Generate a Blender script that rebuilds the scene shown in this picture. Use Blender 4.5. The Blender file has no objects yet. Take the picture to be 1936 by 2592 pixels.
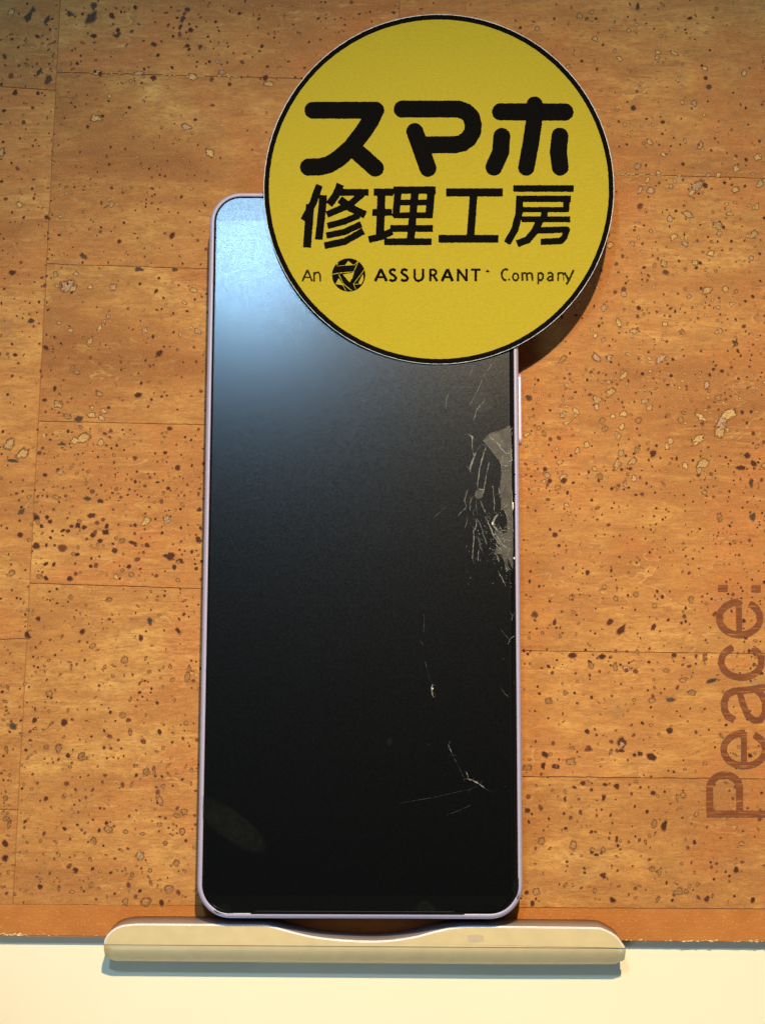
import bpy, bmesh, math, random
import numpy as np
from mathutils import Vector, Matrix

MM = 0.001                      # everything below is measured in millimetres
rnd = random.Random(7)
rs = np.random.RandomState(5)
sc = bpy.context.scene
C = sc.collection

# ------------------------------------------------------------------ camera
IW, IH = 1936.0, 2592.0
DIST = 400.0
TILT = math.radians(9.6)
FOCPX = 12.2 * DIST             # focal length in photograph pixels
cam_pos = Vector((0, -DIST * math.sin(TILT), DIST * math.cos(TILT)))
cd = bpy.data.cameras.new('camera')
cam = bpy.data.objects.new('camera', cd)
C.objects.link(cam)
cam.location = cam_pos * MM
cam.rotation_euler = (TILT, 0, 0)
cd.sensor_fit = 'VERTICAL'
cd.sensor_height = 24.0
cd.lens = 24.0 * FOCPX / IH
cd.clip_start = 0.01
cd.clip_end = 20
sc.camera = cam
Rm = Matrix.Rotation(TILT, 3, 'X')

def U(px, py, z=0.0):
    """where the sight line through a spot measured on the photograph meets height z (mm)"""
    d = Rm @ Vector(((px - IW / 2) / FOCPX, -(py - IH / 2) / FOCPX, -1.0))
    t = (z - cam_pos.z) / d.z
    p = cam_pos + d * t
    return p.x, p.y

# ------------------------------------------------------------------ world + lamps
w = bpy.data.worlds.new('World')
sc.world = w
w.use_nodes = True
bg = w.node_tree.nodes['Background']
bg.inputs[0].default_value = (0.62, 0.82, 1.0, 1)
bg.inputs[1].default_value = 0.05
sc.view_settings.view_transform = 'Standard'
sc.view_settings.look = 'None'
sc.view_settings.exposure = 0.0

def lamp(name, kind, loc, target, power, col, size, **kw):
    l = bpy.data.lights.new(name, kind)
    l.energy = power
    l.color = col
    if kind == 'AREA':
        l.shape = 'DISK'; l.size = size * 2 * MM
    else:
        l.shadow_soft_size = size * MM
    for k, v in kw.items():
        setattr(l, k, v)
    o = bpy.data.objects.new(name, l)
    C.objects.link(o)
    o.location = Vector(loc) * MM
    d = Vector(target) - Vector(loc)
    o.rotation_euler = d.to_track_quat('-Z', 'Y').to_euler()
    return o

lamp('warm_desk_lamp', 'SPOT', (62, 340, 620), (14, -95, 0), 28, (1.0, 0.77, 0.46), 9,
     spot_size=math.radians(36), spot_blend=1.0)
lamp('cool_ceiling_lamp', 'SPOT', (-74, 240, 600), (8, 52, 0), 5.6, (0.36, 0.67, 1.0), 20,
     spot_size=math.radians(30), spot_blend=0.10)
lamp('cool_fill_light', 'AREA', (-320, -620, 480), (0, -40, 0), 2.1, (0.50, 0.74, 1.0), 130)  # added cool fill that lifts the shadows; no such source in view

# ------------------------------------------------------------------ helpers
def obj(name, verts, faces, mat, parent=None, smooth=False, scale=MM, origin=None):
    me = bpy.data.meshes.new(name)
    if origin is None:
        origin = Vector((0, 0, 0))
    me.from_pydata([((v[0] - origin[0]) * scale, (v[1] - origin[1]) * scale, (v[2] - origin[2]) * scale) for v in verts], [], faces)
    me.update()
    o = bpy.data.objects.new(name, me)
    C.objects.link(o)
    if mat: me.materials.append(mat)
    if smooth:
        for p in me.polygons: p.use_smooth = True
    o.location = Vector(origin) * scale
    if parent is not None:
        o.parent = parent
        o.matrix_parent_inverse = Matrix.Identity(4)
        base = Vector((0, 0, 0)); q = parent
        while q is not None:
            base += q.location; q = q.parent
        o.location = Vector(origin) * scale - base
    return o

def empty(name, loc, label, cat, rz=0.0, group=None):
    o = bpy.data.objects.new(name, None)
    C.objects.link(o)
    o.empty_display_size = 0.01
    o.location = Vector(loc) * MM
    o.rotation_euler = (0, 0, rz)
    o['label'] = label
    o['category'] = cat
    if group: o['group'] = group
    return o

def slab(poly, z0, z1, bev=0.0):
    """prism over a counter-clockwise outline with an optional small top bevel"""
    n = len(poly)
    cx = sum(p[0] for p in poly) / n; cy = sum(p[1] for p in poly) / n
    vs = [(p[0], p[1], z0) for p in poly]
    rings = [list(range(n))]
    if bev > 0:
        vs += [(p[0], p[1], z1 - bev) for p in poly]
        rings.append(list(range(n, 2 * n)))
        def ins(i):
            a, b, c = poly[i - 1], poly[i], poly[(i + 1) % n]
            e1 = Vector((b[0] - a[0], b[1] - a[1])); e2 = Vector((c[0] - b[0], c[1] - b[1]))
            if e1.length < 1e-6 or e2.length < 1e-6: return b
            e1.normalize(); e2.normalize()
            nn = Vector((-(e1.y + e2.y), e1.x + e2.x))
            if nn.length < 1e-6: return b
            nn.normalize()
            return (b[0] + nn.x * bev, b[1] + nn.y * bev)
        vs += [(*ins(i), z1) for i in range(n)]
        rings.append(list(range(2 * n, 3 * n)))
    else:
        vs += [(p[0], p[1], z1) for p in poly]
        rings.append(list(range(n, 2 * n)))
    fs = [tuple(reversed(rings[0])), tuple(rings[-1])]
    for a, b in zip(rings, rings[1:]):
        for i in range(n):
            j = (i + 1) % n
            fs.append((a[i], a[j], b[j], b[i]))
    return vs, fs

def rrect(w_, h_, r, n=10, cx=0, cy=0):
    pts = []
    for (sx, sy, a0) in ((1, -1, -90), (1, 1, 0), (-1, 1, 90), (-1, -1, 180)):
        for k in range(n + 1):
            a = math.radians(a0 + 90 * k / n)
            pts.append((cx + sx * (w_ / 2 - r) + r * math.cos(a), cy + sy * (h_ / 2 - r) + r * math.sin(a)))
    return pts

# ---- 2-D ink shapes: a distance field contoured into a flat mesh
def noise_field(xs, ys, step, amp):
    x0, x1, y0, y1 = xs.min(), xs.max(), ys.min(), ys.max()
    nx = int((x1 - x0) / step) + 3; ny = int((y1 - y0) / step) + 3
    g = rs.uniform(-1, 1, (ny, nx))
    u = (xs - x0) / step; v = (ys - y0) / step
    i = u.astype(int); j = v.astype(int); fu = u - i; fv = v - j
    fu = fu * fu * (3 - 2 * fu); fv = fv * fv * (3 - 2 * fv)
    return amp * ((g[j, i] * (1 - fu) + g[j, i + 1] * fu) * (1 - fv) + (g[j + 1, i] * (1 - fu) + g[j + 1, i + 1] * fu) * fv)

def stroke_field(X, Y, strokes):
    """strokes: (points, half width, cap) ; returns signed distance, negative inside"""
    d = np.full(X.shape, 1e9)
    for pts, hw, cap in strokes:
        last = len(pts) - 2
        for k in range(len(pts) - 1):
            ax, ay = pts[k]; bx, by = pts[k + 1]
            dx, dy = bx - ax, by - ay
            L = math.hypot(dx, dy) or 1e-6
            ux, uy = dx / L, dy / L
            s = (X - ax) * ux + (Y - ay) * uy
            t = -(X - ax) * uy + (Y - ay) * ux
            if cap == 'round':
                sc_ = np.clip(s, 0, L)
                dd = np.hypot(s - sc_, t) - hw
            else:
                lo = 0.0 if k == 0 else -1e3
                sc0 = np.clip(s, 0, L)
                flat = np.maximum(np.maximum(-s, s - L), np.abs(t) - hw)
                dd = flat
                if k > 0:
                    dd = np.minimum(dd, np.hypot(s, t) - hw)
            d = np.minimum(d, dd)
    return d

def ink_mesh(strokes, res=1.5, rough=0.5, cut=None, extra=None):
    xs = [p[0] for s in strokes for p in s[0]]; ys = [p[1] for s in strokes for p in s[0]]
    hw = max(s[1] for s in strokes) + 3
    gx = np.arange(min(xs) - hw, max(xs) + hw + res, res)
    gy = np.arange(min(ys) - hw, max(ys) + hw + res, res)
    X, Y = np.meshgrid(gx, gy)
    F = stroke_field(X, Y, strokes)
    if cut is not None:
        F = np.maximum(F, -stroke_field(X, Y, cut))
    if extra is not None:
        F = extra(X, Y, F)
    if rough > 0:
        F = F + noise_field(X, Y, 5.0, rough) + noise_field(X, Y, 2.2, rough * 0.6)
    vs = []; fs = []; vid = {}
    def vert(key, x, y):
        if key not in vid:
            vid[key] = len(vs); vs.append((x, y))
        return vid[key]
    ny, nx = F.shape
    ins = F < 0
    for j in range(ny - 1):
        i = 0
        while i < nx - 1:
            c = (ins[j, i], ins[j, i + 1], ins[j + 1, i + 1], ins[j + 1, i])
            if not any(c):
                i += 1; continue
            if all(c):
                k = i
                while k + 1 < nx - 1 and ins[j, k + 2] and ins[j + 1, k + 2]:
                    k += 1
                fs.append((vert(('c', j, i), gx[i], gy[j]), vert(('c', j, k + 1), gx[k + 1], gy[j]),
                           vert(('c', j + 1, k + 1), gx[k + 1], gy[j + 1]), vert(('c', j + 1, i), gx[i], gy[j + 1])))
                i = k + 1; continue
            cs = [(j, i), (j, i + 1), (j + 1, i + 1), (j + 1, i)]
            poly = []
            for q in range(4):
                a = cs[q]; b = cs[(q + 1) % 4]
                fa, fb = F[a], F[b]
                if fa < 0: poly.append(vert(('c',) + a, gx[a[1]], gy[a[0]]))
                if (fa < 0) != (fb < 0):
                    t = fa / (fa - fb)
                    key = ('e',) + (a + b if a < b else b + a)
                    poly.append(vert(key, gx[a[1]] + (gx[b[1]] - gx[a[1]]) * t, gy[a[0]] + (gy[b[0]] - gy[a[0]]) * t))
            if len(poly) >= 3: fs.append(tuple(poly))
            i += 1
    fs = [tuple(reversed(f)) for f in fs]       # photograph rows run downwards
    return vs, fs

def arc(cx, cy, rx, ry, a0, a1, n=20):
    return [(cx + rx * math.cos(math.radians(a0 + (a1 - a0) * k / n)), cy + ry * math.sin(math.radians(a0 + (a1 - a0) * k / n))) for k in range(n + 1)]

# ------------------------------------------------------------------ materials
def mat(name):
    m = bpy.data.materials.new(name); m.use_nodes = True
    nt = m.node_tree
    b = nt.nodes['Principled BSDF']
    return m, nt, b

def N(nt, kind, **kw):
    n = nt.nodes.new(kind)
    for k, v in kw.items():
        if k in n.inputs.keys() if isinstance(k, str) else False:
            n.inputs[k].default_value = v
        else:
            setattr(n, k, v)
    return n

def coords(nt, scale=(1000, 1000, 1000), world=False):
    """object coordinates in millimetres"""
    tc = nt.nodes.new('ShaderNodeTexCoord')
    mp = nt.nodes.new('ShaderNodeMapping')
    mp.inputs['Scale'].default_value = scale
    nt.links.new(tc.outputs['Object'], mp.inputs['Vector'])
    return mp.outputs['Vector']

def noise(nt, vec, scale, detail=3, rough=0.55, dist=0.0, w_=None):
    n = nt.nodes.new('ShaderNodeTexNoise')
    if w_ is not None:
        n.noise_dimensions = '4D'
        nt.links.new(w_, n.inputs['W'])
    n.inputs['Scale'].default_value = scale
    n.inputs['Detail'].default_value = detail
    n.inputs['Roughness'].default_value = rough
    n.inputs['Distortion'].default_value = dist
    nt.links.new(vec, n.inputs['Vector'])
    return n.outputs['Fac']

def ramp(nt, fac, stops, interp='LINEAR'):
    r = nt.nodes.new('ShaderNodeValToRGB')
    r.color_ramp.interpolation = interp
    while len(r.color_ramp.elements) < len(stops):
        r.color_ramp.elements.new(0.5)
    for e, (p, c) in zip(r.color_ramp.elements, stops):
        e.position = p
        e.color = (c, c, c, 1) if isinstance(c, (int, float)) else (*c, 1)
    nt.links.new(fac, r.inputs['Fac'])
    return r.outputs['Color']

def mix(nt, fac, a, b, mode='MIX'):
    m = nt.nodes.new('ShaderNodeMix'); m.data_type = 'RGBA'; m.blend_type = mode
    for s, v in ((m.inputs['Factor'], fac), (m.inputs['A'], a), (m.inputs['B'], b)):
        pass
    def put(sock, v):
        if isinstance(v, (int, float)): sock.default_value = v
        elif isinstance(v, tuple): sock.default_value = (*v, 1) if len(v) == 3 else v
        else: nt.links.new(v, sock)
    put(m.inputs[0], fac); put(m.inputs[6], a); put(m.inputs[7], b)
    return m.outputs[2]

def math_(nt, op, a, b=None, c=None):
    m = nt.nodes.new('ShaderNodeMath'); m.operation = op
    for k, v in enumerate((a, b, c)):
        if v is None: continue
        if isinstance(v, (int, float)): m.inputs[k].default_value = v
        else: nt.links.new(v, m.inputs[k])
    return m.outputs[0]

def bump(nt, h, b, strength=0.3, dist=0.0001):
    n = nt.nodes.new('ShaderNodeBump')
    n.inputs['Strength'].default_value = strength
    n.inputs['Distance'].default_value = dist
    nt.links.new(h, n.inputs['Height'])
    nt.links.new(n.outputs['Normal'], b.inputs['Normal'])
    return n

def simple(name, col, rough=0.6, metal=0.0, spec=0.5, var=0.0, vs=1.0, bs=0.0, bsc=6.0, bd=0.00005):
    m, nt, b = mat(name)
    v = coords(nt)
    b.inputs['Roughness'].default_value = rough
    b.inputs['Metallic'].default_value = metal
    b.inputs['Specular IOR Level'].default_value = spec
    f = noise(nt, v, vs, 4)
    c = ramp(nt, f, [(0.3, tuple(x * (1 - var) for x in col)), (0.7, tuple(min(1, x * (1 + var)) for x in col))])
    nt.links.new(c, b.inputs['Base Color'])
    if bs > 0:
        bump(nt, noise(nt, v, bsc, 4), b, bs, bd)
    return m

# cork veneer
def cork_material():
    m, nt, b = mat('cork_veneer')
    v = coords(nt)
    oi = nt.nodes.new('ShaderNodeObjectInfo')
    rw = math_(nt, 'MULTIPLY', oi.outputs['Random'], 40.0)
    st = nt.nodes.new('ShaderNodeMapping'); st.inputs['Scale'].default_value = (0.32, 1.0, 1.0)
    st.inputs['Rotation'].default_value = (0, 0, math.radians(6))
    nt.links.new(v, st.inputs['Vector'])
    s = st.outputs['Vector']
    big = noise(nt, s, 0.055, 5, 0.6, 0.6, rw)
    col = ramp(nt, big, [(0.34, (0.30, 0.108, 0.028)), (0.44, (0.44, 0.180, 0.046)), (0.54, (0.54, 0.255, 0.066)), (0.66, (0.68, 0.375, 0.105))])
    fine = noise(nt, s, 0.5, 6, 0.65, 0.3, rw)
    col = mix(nt, ramp(nt, fine, [(0.3, 0.75), (0.62, 0.0)]), col, (0.33, 0.125, 0.032))
    mb = noise(nt, s, 0.20, 6, 0.62, 1.1, rw)
    col = mix(nt, ramp(nt, mb, [(0.55, 0.0), (0.66, 0.35), (0.68, 0.12)]), col, (0.68, 0.40, 0.10))
    col = mix(nt, ramp(nt, mb, [(0.36, 0.15), (0.385, 0.55), (0.47, 0.0)]), col, (0.34, 0.145, 0.040))
    # soft reddish clouds
    red = noise(nt, v, 0.045, 3, 0.5, 0.8, rw)
    col = mix(nt, ramp(nt, red, [(0.50, 0.0), (0.64, 0.65)]), col, (0.46, 0.150, 0.038))
    # greyish stains
    gr = noise(nt, v, 0.11, 4, 0.6, 0.5, rw)
    col = mix(nt, ramp(nt, gr, [(0.60, 0.0), (0.74, 0.5)]), col, (0.25, 0.165, 0.080))
    # growth lines: contours of the stretched noise
    ln = noise(nt, s, 0.085, 4, 0.55, 0.5, rw)
    fr = math_(nt, 'FRACT', math_(nt, 'MULTIPLY', ln, 9.0))
    li = ramp(nt, fr, [(0.0, 1.0), (0.055, 0.55), (0.30, 0.0)])
    li2 = ramp(nt, fr, [(0.93, 0.0), (0.985, 0.5)])
    patch = ramp(nt, noise(nt, v, 0.07, 2, 0.5, 0.0, rw), [(0.42, 0.0), (0.62, 1.0)])
    col = mix(nt, mix(nt, 1.0, li, patch, 'MULTIPLY'), col, (0.36, 0.150, 0.045))
    col = mix(nt, mix(nt, 1.0, li2, patch, 'MULTIPLY'), col, (0.68, 0.40, 0.13))
    # fine fibres
    fib = noise(nt, s, 2.4, 4, 0.7)
    col = mix(nt, ramp(nt, fib, [(0.36, 0.60), (0.56, 0.0)]), col, (0.30, 0.12, 0.032))
    mot = noise(nt, v, 4.0, 3, 0.7)
    col = mix(nt, ramp(nt, mot, [(0.52, 0.0), (0.72, 0.40)]), col, (0.70, 0.40, 0.12))
    sm = nt.nodes.new('ShaderNodeMapping'); sm.inputs['Scale'].default_value = (0.16, 1.5, 1.0)
    sm.inputs['Rotation'].default_value = (0, 0, math.radians(3))
    nt.links.new(v, sm.inputs['Vector'])
    stk = noise(nt, sm.outputs['Vector'], 0.8, 5, 0.7, 0.6, rw)
    spatch = ramp(nt, noise(nt, v, 0.06, 3, 0.6, 0.4, rw), [(0.40, 0.15), (0.60, 1.0)])
    col = mix(nt, mix(nt, 1.0, ramp(nt, stk, [(0.33, 0.75), (0.46, 0.0)]), spatch, 'MULTIPLY'), col, (0.27, 0.095, 0.026))
    col = mix(nt, mix(nt, 1.0, ramp(nt, stk, [(0.56, 0.0), (0.70, 0.5)]), spatch, 'MULTIPLY'), col, (0.68, 0.40, 0.14))
    # tiny specks
    vo = nt.nodes.new('ShaderNodeTexVoronoi'); vo.inputs['Scale'].default_value = 0.62
    nt.links.new(v, vo.inputs['Vector'])
    gate = ramp(nt, noise(nt, v, 0.09, 2), [(0.45, 0.0), (0.6, 1.0)])
    sp = ramp(nt, vo.outputs['Distance'], [(0.05, 0.75), (0.13, 0.0)])
    col = mix(nt, mix(nt, 1.0, sp, gate, 'MULTIPLY'), col, (0.14, 0.05, 0.02))
    # tile tint
    tint = math_(nt, 'MULTIPLY_ADD', oi.outputs['Random'], 0.16, 0.98)
    hsv = nt.nodes.new('ShaderNodeHueSaturation')
    nt.links.new(tint, hsv.inputs['Value']); nt.links.new(col, hsv.inputs['Color'])
    nt.links.new(hsv.outputs['Color'], b.inputs['Base Color'])
    b.inputs['Roughness'].default_value = 0.62
    b.inputs['Specular IOR Level'].default_value = 0.18
    h = math_(nt, 'ADD', math_(nt, 'MULTIPLY', fib, 0.6), math_(nt, 'ADD', math_(nt, 'MULTIPLY_ADD', stk, 2.2, math_(nt, 'MULTIPLY', fr, -0.35)), mot))
    bump(nt, h, b, 0.5, 0.00012)
    return m

def attr_material(name, rough=0.7, bs=0.6, sparkle=False):
    m, nt, b = mat(name)
    a = nt.nodes.new('ShaderNodeAttribute'); a.attribute_name = 'tone'
    v = coords(nt)
    f = noise(nt, v, 2.6, 4, 0.8)
    c = mix(nt, ramp(nt, f, [(0.36, 0.9), (0.56, 0.0)]), a.outputs['Color'], (0.50, 0.36, 0.28), 'MULTIPLY')
    nt.links.new(c, b.inputs['Base Color'])
    b.inputs['Roughness'].default_value = rough
    b.inputs['Specular IOR Level'].default_value = 0.25
    bump(nt, f, b, bs, 0.0002)
    return m

M_cork = cork_material()
M_pore = attr_material('cork_pore', 0.75, 0.5)
M_core = simple('brown_board_core', (0.34, 0.145, 0.05), 0.9, bs=0.3)
M_table = simple('cream_laminate', (0.89, 0.80, 0.57), 0.55, spec=0.3, var=0.012, vs=0.05, bs=0.12, bsc=2.0)

def trim_material():
    m, nt, b = mat('brown_book_cloth')
    v = coords(nt)
    vo = nt.nodes.new('ShaderNodeTexVoronoi'); vo.inputs['Scale'].default_value = 1.6
    vo.inputs['Randomness'].default_value = 0.65
    nt.links.new(v, vo.inputs['Vector'])
    dots = ramp(nt, vo.outputs['Distance'], [(0.06, 1.0), (0.26, 0.0)])
    big = noise(nt, v, 0.25, 4, 0.6)
    col = ramp(nt, big, [(0.3, (0.43, 0.145, 0.028)), (0.7, (0.50, 0.185, 0.038))])
    sparse = ramp(nt, noise(nt, v, 1.3, 2), [(0.46, 0.0), (0.62, 0.85)])
    col = mix(nt, mix(nt, 1.0, dots, sparse, 'MULTIPLY'), col, (0.72, 0.38, 0.13))
    nt.links.new(col, b.inputs['Base Color'])
    b.inputs['Roughness'].default_value = 0.6
    b.inputs['Specular IOR Level'].default_value = 0.2
    bump(nt, math_(nt, 'ADD', vo.outputs['Distance'], noise(nt, v, 4.0, 3)), b, 0.5, 0.00012)
    return m
M_trim = trim_material()
M_fibre = simple('torn_paper', (0.80, 0.62, 0.30), 0.9, var=0.2, vs=1.5, bs=0.5)

def print_material():
    m, nt, b = mat('brown_stamped_ink')
    v = coords(nt)
    mp = nt.nodes.new('ShaderNodeMapping'); mp.inputs['Rotation'].default_value = (0, 0, math.radians(-32)); mp.inputs['Scale'].default_value = (0.16, 1.5, 1)
    nt.links.new(v, mp.inputs['Vector'])
    s = noise(nt, mp.outputs['Vector'], 1.4, 3, 0.6)
    col = ramp(nt, s, [(0.38, (0.17, 0.048, 0.014)), (0.58, (0.23, 0.072, 0.022)), (0.70, (0.42, 0.175, 0.050))])
    nt.links.new(col, b.inputs['Base Color'])
    b.inputs['Roughness'].default_value = 0.6
    bump(nt, noise(nt, v, 2.0, 4), b, 0.3, 0.0001)
    b.inputs['Specular IOR Level'].default_value = 0.12
    return m
M_stamp = print_material()
M_stamp_rim = simple('dark_stamp_outline', (0.13, 0.05, 0.022), 0.6, var=0.2)

def paper_material(name, col, dark, rough=0.75, spec=0.2):
    m, nt, b = mat(name)
    v = coords(nt)
    mp = nt.nodes.new('ShaderNodeMapping'); mp.inputs['Scale'].default_value = (0.45, 1, 1)
    nt.links.new(v, mp.inputs['Vector'])
    f = noise(nt, mp.outputs['Vector'], 3.0, 5, 0.7)
    c = ramp(nt, f, [(0.35, dark), (0.65, col)])
    nt.links.new(c, b.inputs['Base Color'])
    b.inputs['Roughness'].default_value = rough
    b.inputs['Specular IOR Level'].default_value = spec
    bump(nt, f, b, 0.5, 0.00010)
    return m
M_yellow = paper_material('yellow_printed_paper', (0.49, 0.375, 0.018), (0.43, 0.325, 0.014))
M_black = paper_material('black_print', (0.006, 0.005, 0.004), (0.0035, 0.003, 0.0025), 0.9, 0.04)
M_faded = paper_material('faded_black_print', (0.040, 0.034, 0.005), (0.008, 0.007, 0.003), 0.9, 0.05)
M_card = simple('white_card_edge', (0.72, 0.72, 0.72), 0.8)

# phone
M_frame = simple('lavender_aluminium', (0.48, 0.43, 0.58), 0.42, 0.1, var=0.03, vs=1.0, bs=0.1, bsc=9)
M_button = simple('pink_lavender_button', (0.62, 0.45, 0.58), 0.4, 0.2, var=0.03)
M_gap = simple('black_gasket', (0.003, 0.003, 0.003), 0.8, spec=0.08)
def glass_material(name, base, rough, spec, sp_strength):
    m, nt, b = mat(name)
    v = coords(nt)
    b.inputs['Base Color'].default_value = (*base, 1)
    b.inputs['Specular IOR Level'].default_value = spec
    g = noise(nt, v, 3.2, 2, 0.9)
    g2 = noise(nt, v, 7.0, 2, 0.9)
    r = ramp(nt, g, [(0.3, rough * 0.86), (0.7, rough * 1.14)])
    nt.links.new(r, b.inputs['Roughness'])
    bump(nt, math_(nt, 'ADD', g, g2), b, sp_strength, 0.00006)
    return m
M_glass = glass_material('antiglare_bezel_glass', (0.0025, 0.0025, 0.0020), 0.21, 0.38, 0.07)
M_display = glass_material('antiglare_display_glass', (0.0015, 0.0015, 0.0015), 0.20, 0.42, 0.07)
M_crack = simple('crack_line', (0.19, 0.185, 0.155), 0.30, spec=0.7, var=0.5, vs=1.5, bs=1.0, bsc=3, bd=0.0003)
M_crack_dim = simple('faint_crack_line', (0.038, 0.038, 0.036), 0.4, spec=0.4, var=0.4, vs=1.5)
M_shard = simple('lifted_glass_shard', (0.060, 0.049, 0.033), 0.42, spec=0.35, var=0.30, vs=0.5, bs=0.3, bsc=2)
M_smudge = simple('smudge_on_glass', (0.0058, 0.0061, 0.0048), 0.24, spec=0.40, var=0.05, vs=0.5)
def translucent(m, lo, hi, vs, attr=None):
    nt = m.node_tree; b = nt.nodes['Principled BSDF']; out = nt.nodes['Material Output']
    tr = nt.nodes.new('ShaderNodeBsdfTransparent'); mx = nt.nodes.new('ShaderNodeMixShader')
    f = ramp(nt, noise(nt, coords(nt), vs, 5, 0.65, 0.8), [(0.32, lo), (0.66, hi)])
    if attr:
        a = nt.nodes.new('ShaderNodeAttribute'); a.attribute_name = attr
        f = math_(nt, 'MULTIPLY', f, a.outputs['Fac'])
    nt.links.new(f, mx.inputs['Fac'])
    nt.links.new(tr.outputs[0], mx.inputs[1]); nt.links.new(b.outputs[0], mx.inputs[2])
    nt.links.new(mx.outputs[0], out.inputs['Surface'])
translucent(M_smudge, 0.45, 1.0, 0.7, 'fade')
translucent(M_shard, 0.55, 0.95, 0.5)
M_chip = simple('bright_glass_chip', (0.9, 0.85, 0.7), 0.12, spec=1.0)
# stand
M_stand = simple('champagne_satin_face', (0.68, 0.54, 0.28), 0.45, 0.15, var=0.05, vs=0.35, bs=0.25, bsc=5)
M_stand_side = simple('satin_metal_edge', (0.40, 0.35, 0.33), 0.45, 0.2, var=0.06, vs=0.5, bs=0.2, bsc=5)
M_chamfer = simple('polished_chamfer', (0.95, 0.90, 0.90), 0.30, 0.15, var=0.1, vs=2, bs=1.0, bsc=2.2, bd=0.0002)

# ------------------------------------------------------------------ the table
t = 420
tb = obj('table_top', [(-t, -t, -6), (t, -t, -6), (t, t, -6), (-t, t, -6), (-t, -t, 0), (t, -t, 0), (t, t, 0), (-t, t, 0)],
         [(3, 2, 1, 0), (4, 5, 6, 7), (0, 1, 5, 4), (1, 2, 6, 5), (2, 3, 7, 6), (3, 0, 4, 7)], M_table)
tb['kind'] = 'structure'

# ------------------------------------------------------------------ cork board
ZB = 2.7                          # top of the cork
bo = U(968, 2376, 0)
board = empty('cork_board', (bo[0], bo[1], 0), 'cork veneered board with brown cloth trim and stamped word lying flat behind the phone', 'board')
def up(px, py, z=ZB):
    x, y = U(px, py, z); return (x, y)
# core under everything
core = [up(-260, 2368, 2.5), up(2200, 2386, 2.5), up(2200, -260, 2.5), up(-260, -260, 2.5)]
vs, fs = slab(core, 0.03, 2.5)
obj('core', vs, fs, M_core, board)
# trim band
def wob(a, b, n, amp):
    out = []
    for k in range(n + 1):
        f = k / n
        out.append((a[0] + (b[0] - a[0]) * f, a[1] + (b[1] - a[1]) * f + rnd.uniform(-amp, amp) * (0 < k < n)))
    return out
low = wob(up(-260, 2364, 2.6), up(2200, 2386, 2.6), 160, 0.035)
hi = [up(2200, 2304, 2.6), up(-260, 2287, 2.6)]
vs, fs = slab(low + hi, 2.51, 2.6, 0.0)
obj('trim_band', vs, fs, M_trim, board)
# torn pale fibres along the lower edge of the trim
vs = []; fs = []
for k in range(420):
    f = rnd.random()
    px = -30 + f * 2000
    dens = 0.9 if 330 < px < 560 or px < 60 else (0.45 if px > 1580 else 0.2)
    if rnd.random() > dens: continue
    base = 2364 + (px + 260) * 22 / 2460
    py = base - abs(rnd.gauss(0, 2.6)) + 1
    L = rnd.uniform(3, 14); a = rnd.gauss(0, 0.2); hw = rnd.uniform(0.5, 1.7)
    c = up(px, py, 2.63 + rnd.random() * 0.05)
    i0 = len(vs); n = 7; zz = 2.63 + rnd.random() * 0.08
    for q in range(n):
        th = 2 * math.pi * q / n; r = rnd.uniform(0.6, 1.1)
        vs.append((c[0] + (math.cos(th) * L * 0.5 * math.cos(a) - math.sin(th) * hw * math.sin(a)) * r / 12.2,
                   c[1] + (math.cos(th) * L * 0.5 * math.sin(a) + math.sin(th) * hw) * r / 12.2, zz))
    fs.append(tuple(range(i0, i0 + n)))
o = obj('torn_fibres', vs, fs, M_fibre, board); o['kind'] = 'stuff'

# veneer tiles: corners measured on the photograph, hairline joints between them
def lerp(a, b, f): return a + (b - a) * f
def seamA(y): return lerp(154, 33, y / 2300)          # seam between the far left column and the next
def seamB(y): return lerp(1010, 1030, y / 2300)       # hidden behind disc and phone
def row(xl, xr, yl, yr):
    return lambda x: yl + (yr - yl) * (x - xl) / (xr - xl)
colsA = [row(-250, 154, -255, -250), row(0, 145, 219, 229), row(0, 70, 1619, 1616), row(0, 36, 2049, 2049), None]
colsB = [row(0, 1000, -256, -250), row(150, 700, 183, 197), row(120, 520, 668, 680), row(95, 515, 1066, 1075), row(70, 505, 1476, 1490), None]
colsC = [row(1000, 2200, -256, -250), row(1555, 1936, 440, 452), row(1310, 1936, 1647, 1655), row(1320, 1936, 1966, 1972), None]
bottom = row(0, 1936, 2290, 2301)
G = 0.22                                               # half joint width in photograph pixels
def tile(fxl, fxr, ytop, ybot, seed):
    r = random.Random(seed)
    pts = []
    n = 70
    top = []; bot = []; lef = []; rig = []
    for k in range(n + 1):
        f = k / n
        def corner(fy, f):
            x = 0
            for _ in range(3):
                xl = fxl(fy(x)); xr = fxr(fy(x)); x = xl + (xr - xl) * f
            return x, fy(x)
        x, y = corner(ytop, f); top.append((x, y + G + abs(r.gauss(0, 0.8))))
        x, y = corner(ybot, f); bot.append((x, y - G - abs(r.gauss(0, 0.8))))
    bl, br, tl, tr = bot[0], bot[-1], top[0], top[-1]
    def side(a, b, fx, s):
        out = []
        for k in range(1, n):
            f = k / n; y = a[1] + (b[1] - a[1]) * f
            out.append((fx(y) + s * (G * 0.8 + abs(r.gauss(0, 0.8))), y))
        return out
    out = [(bl[0] + G, bl[1])] + bot[1:-1] + [(br[0] - G, br[1])] + side(br, tr, fxr, -1) + [(tr[0] - G, tr[1])] + list(reversed(top))[1:-1] + [(tl[0] + G, tl[1])] + side(tl, bl, fxl, 1)
    return [up(x, y) for x, y in out]
xl0 = lambda y: -250.0
xr0 = lambda y: 2190.0
k = 0
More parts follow.
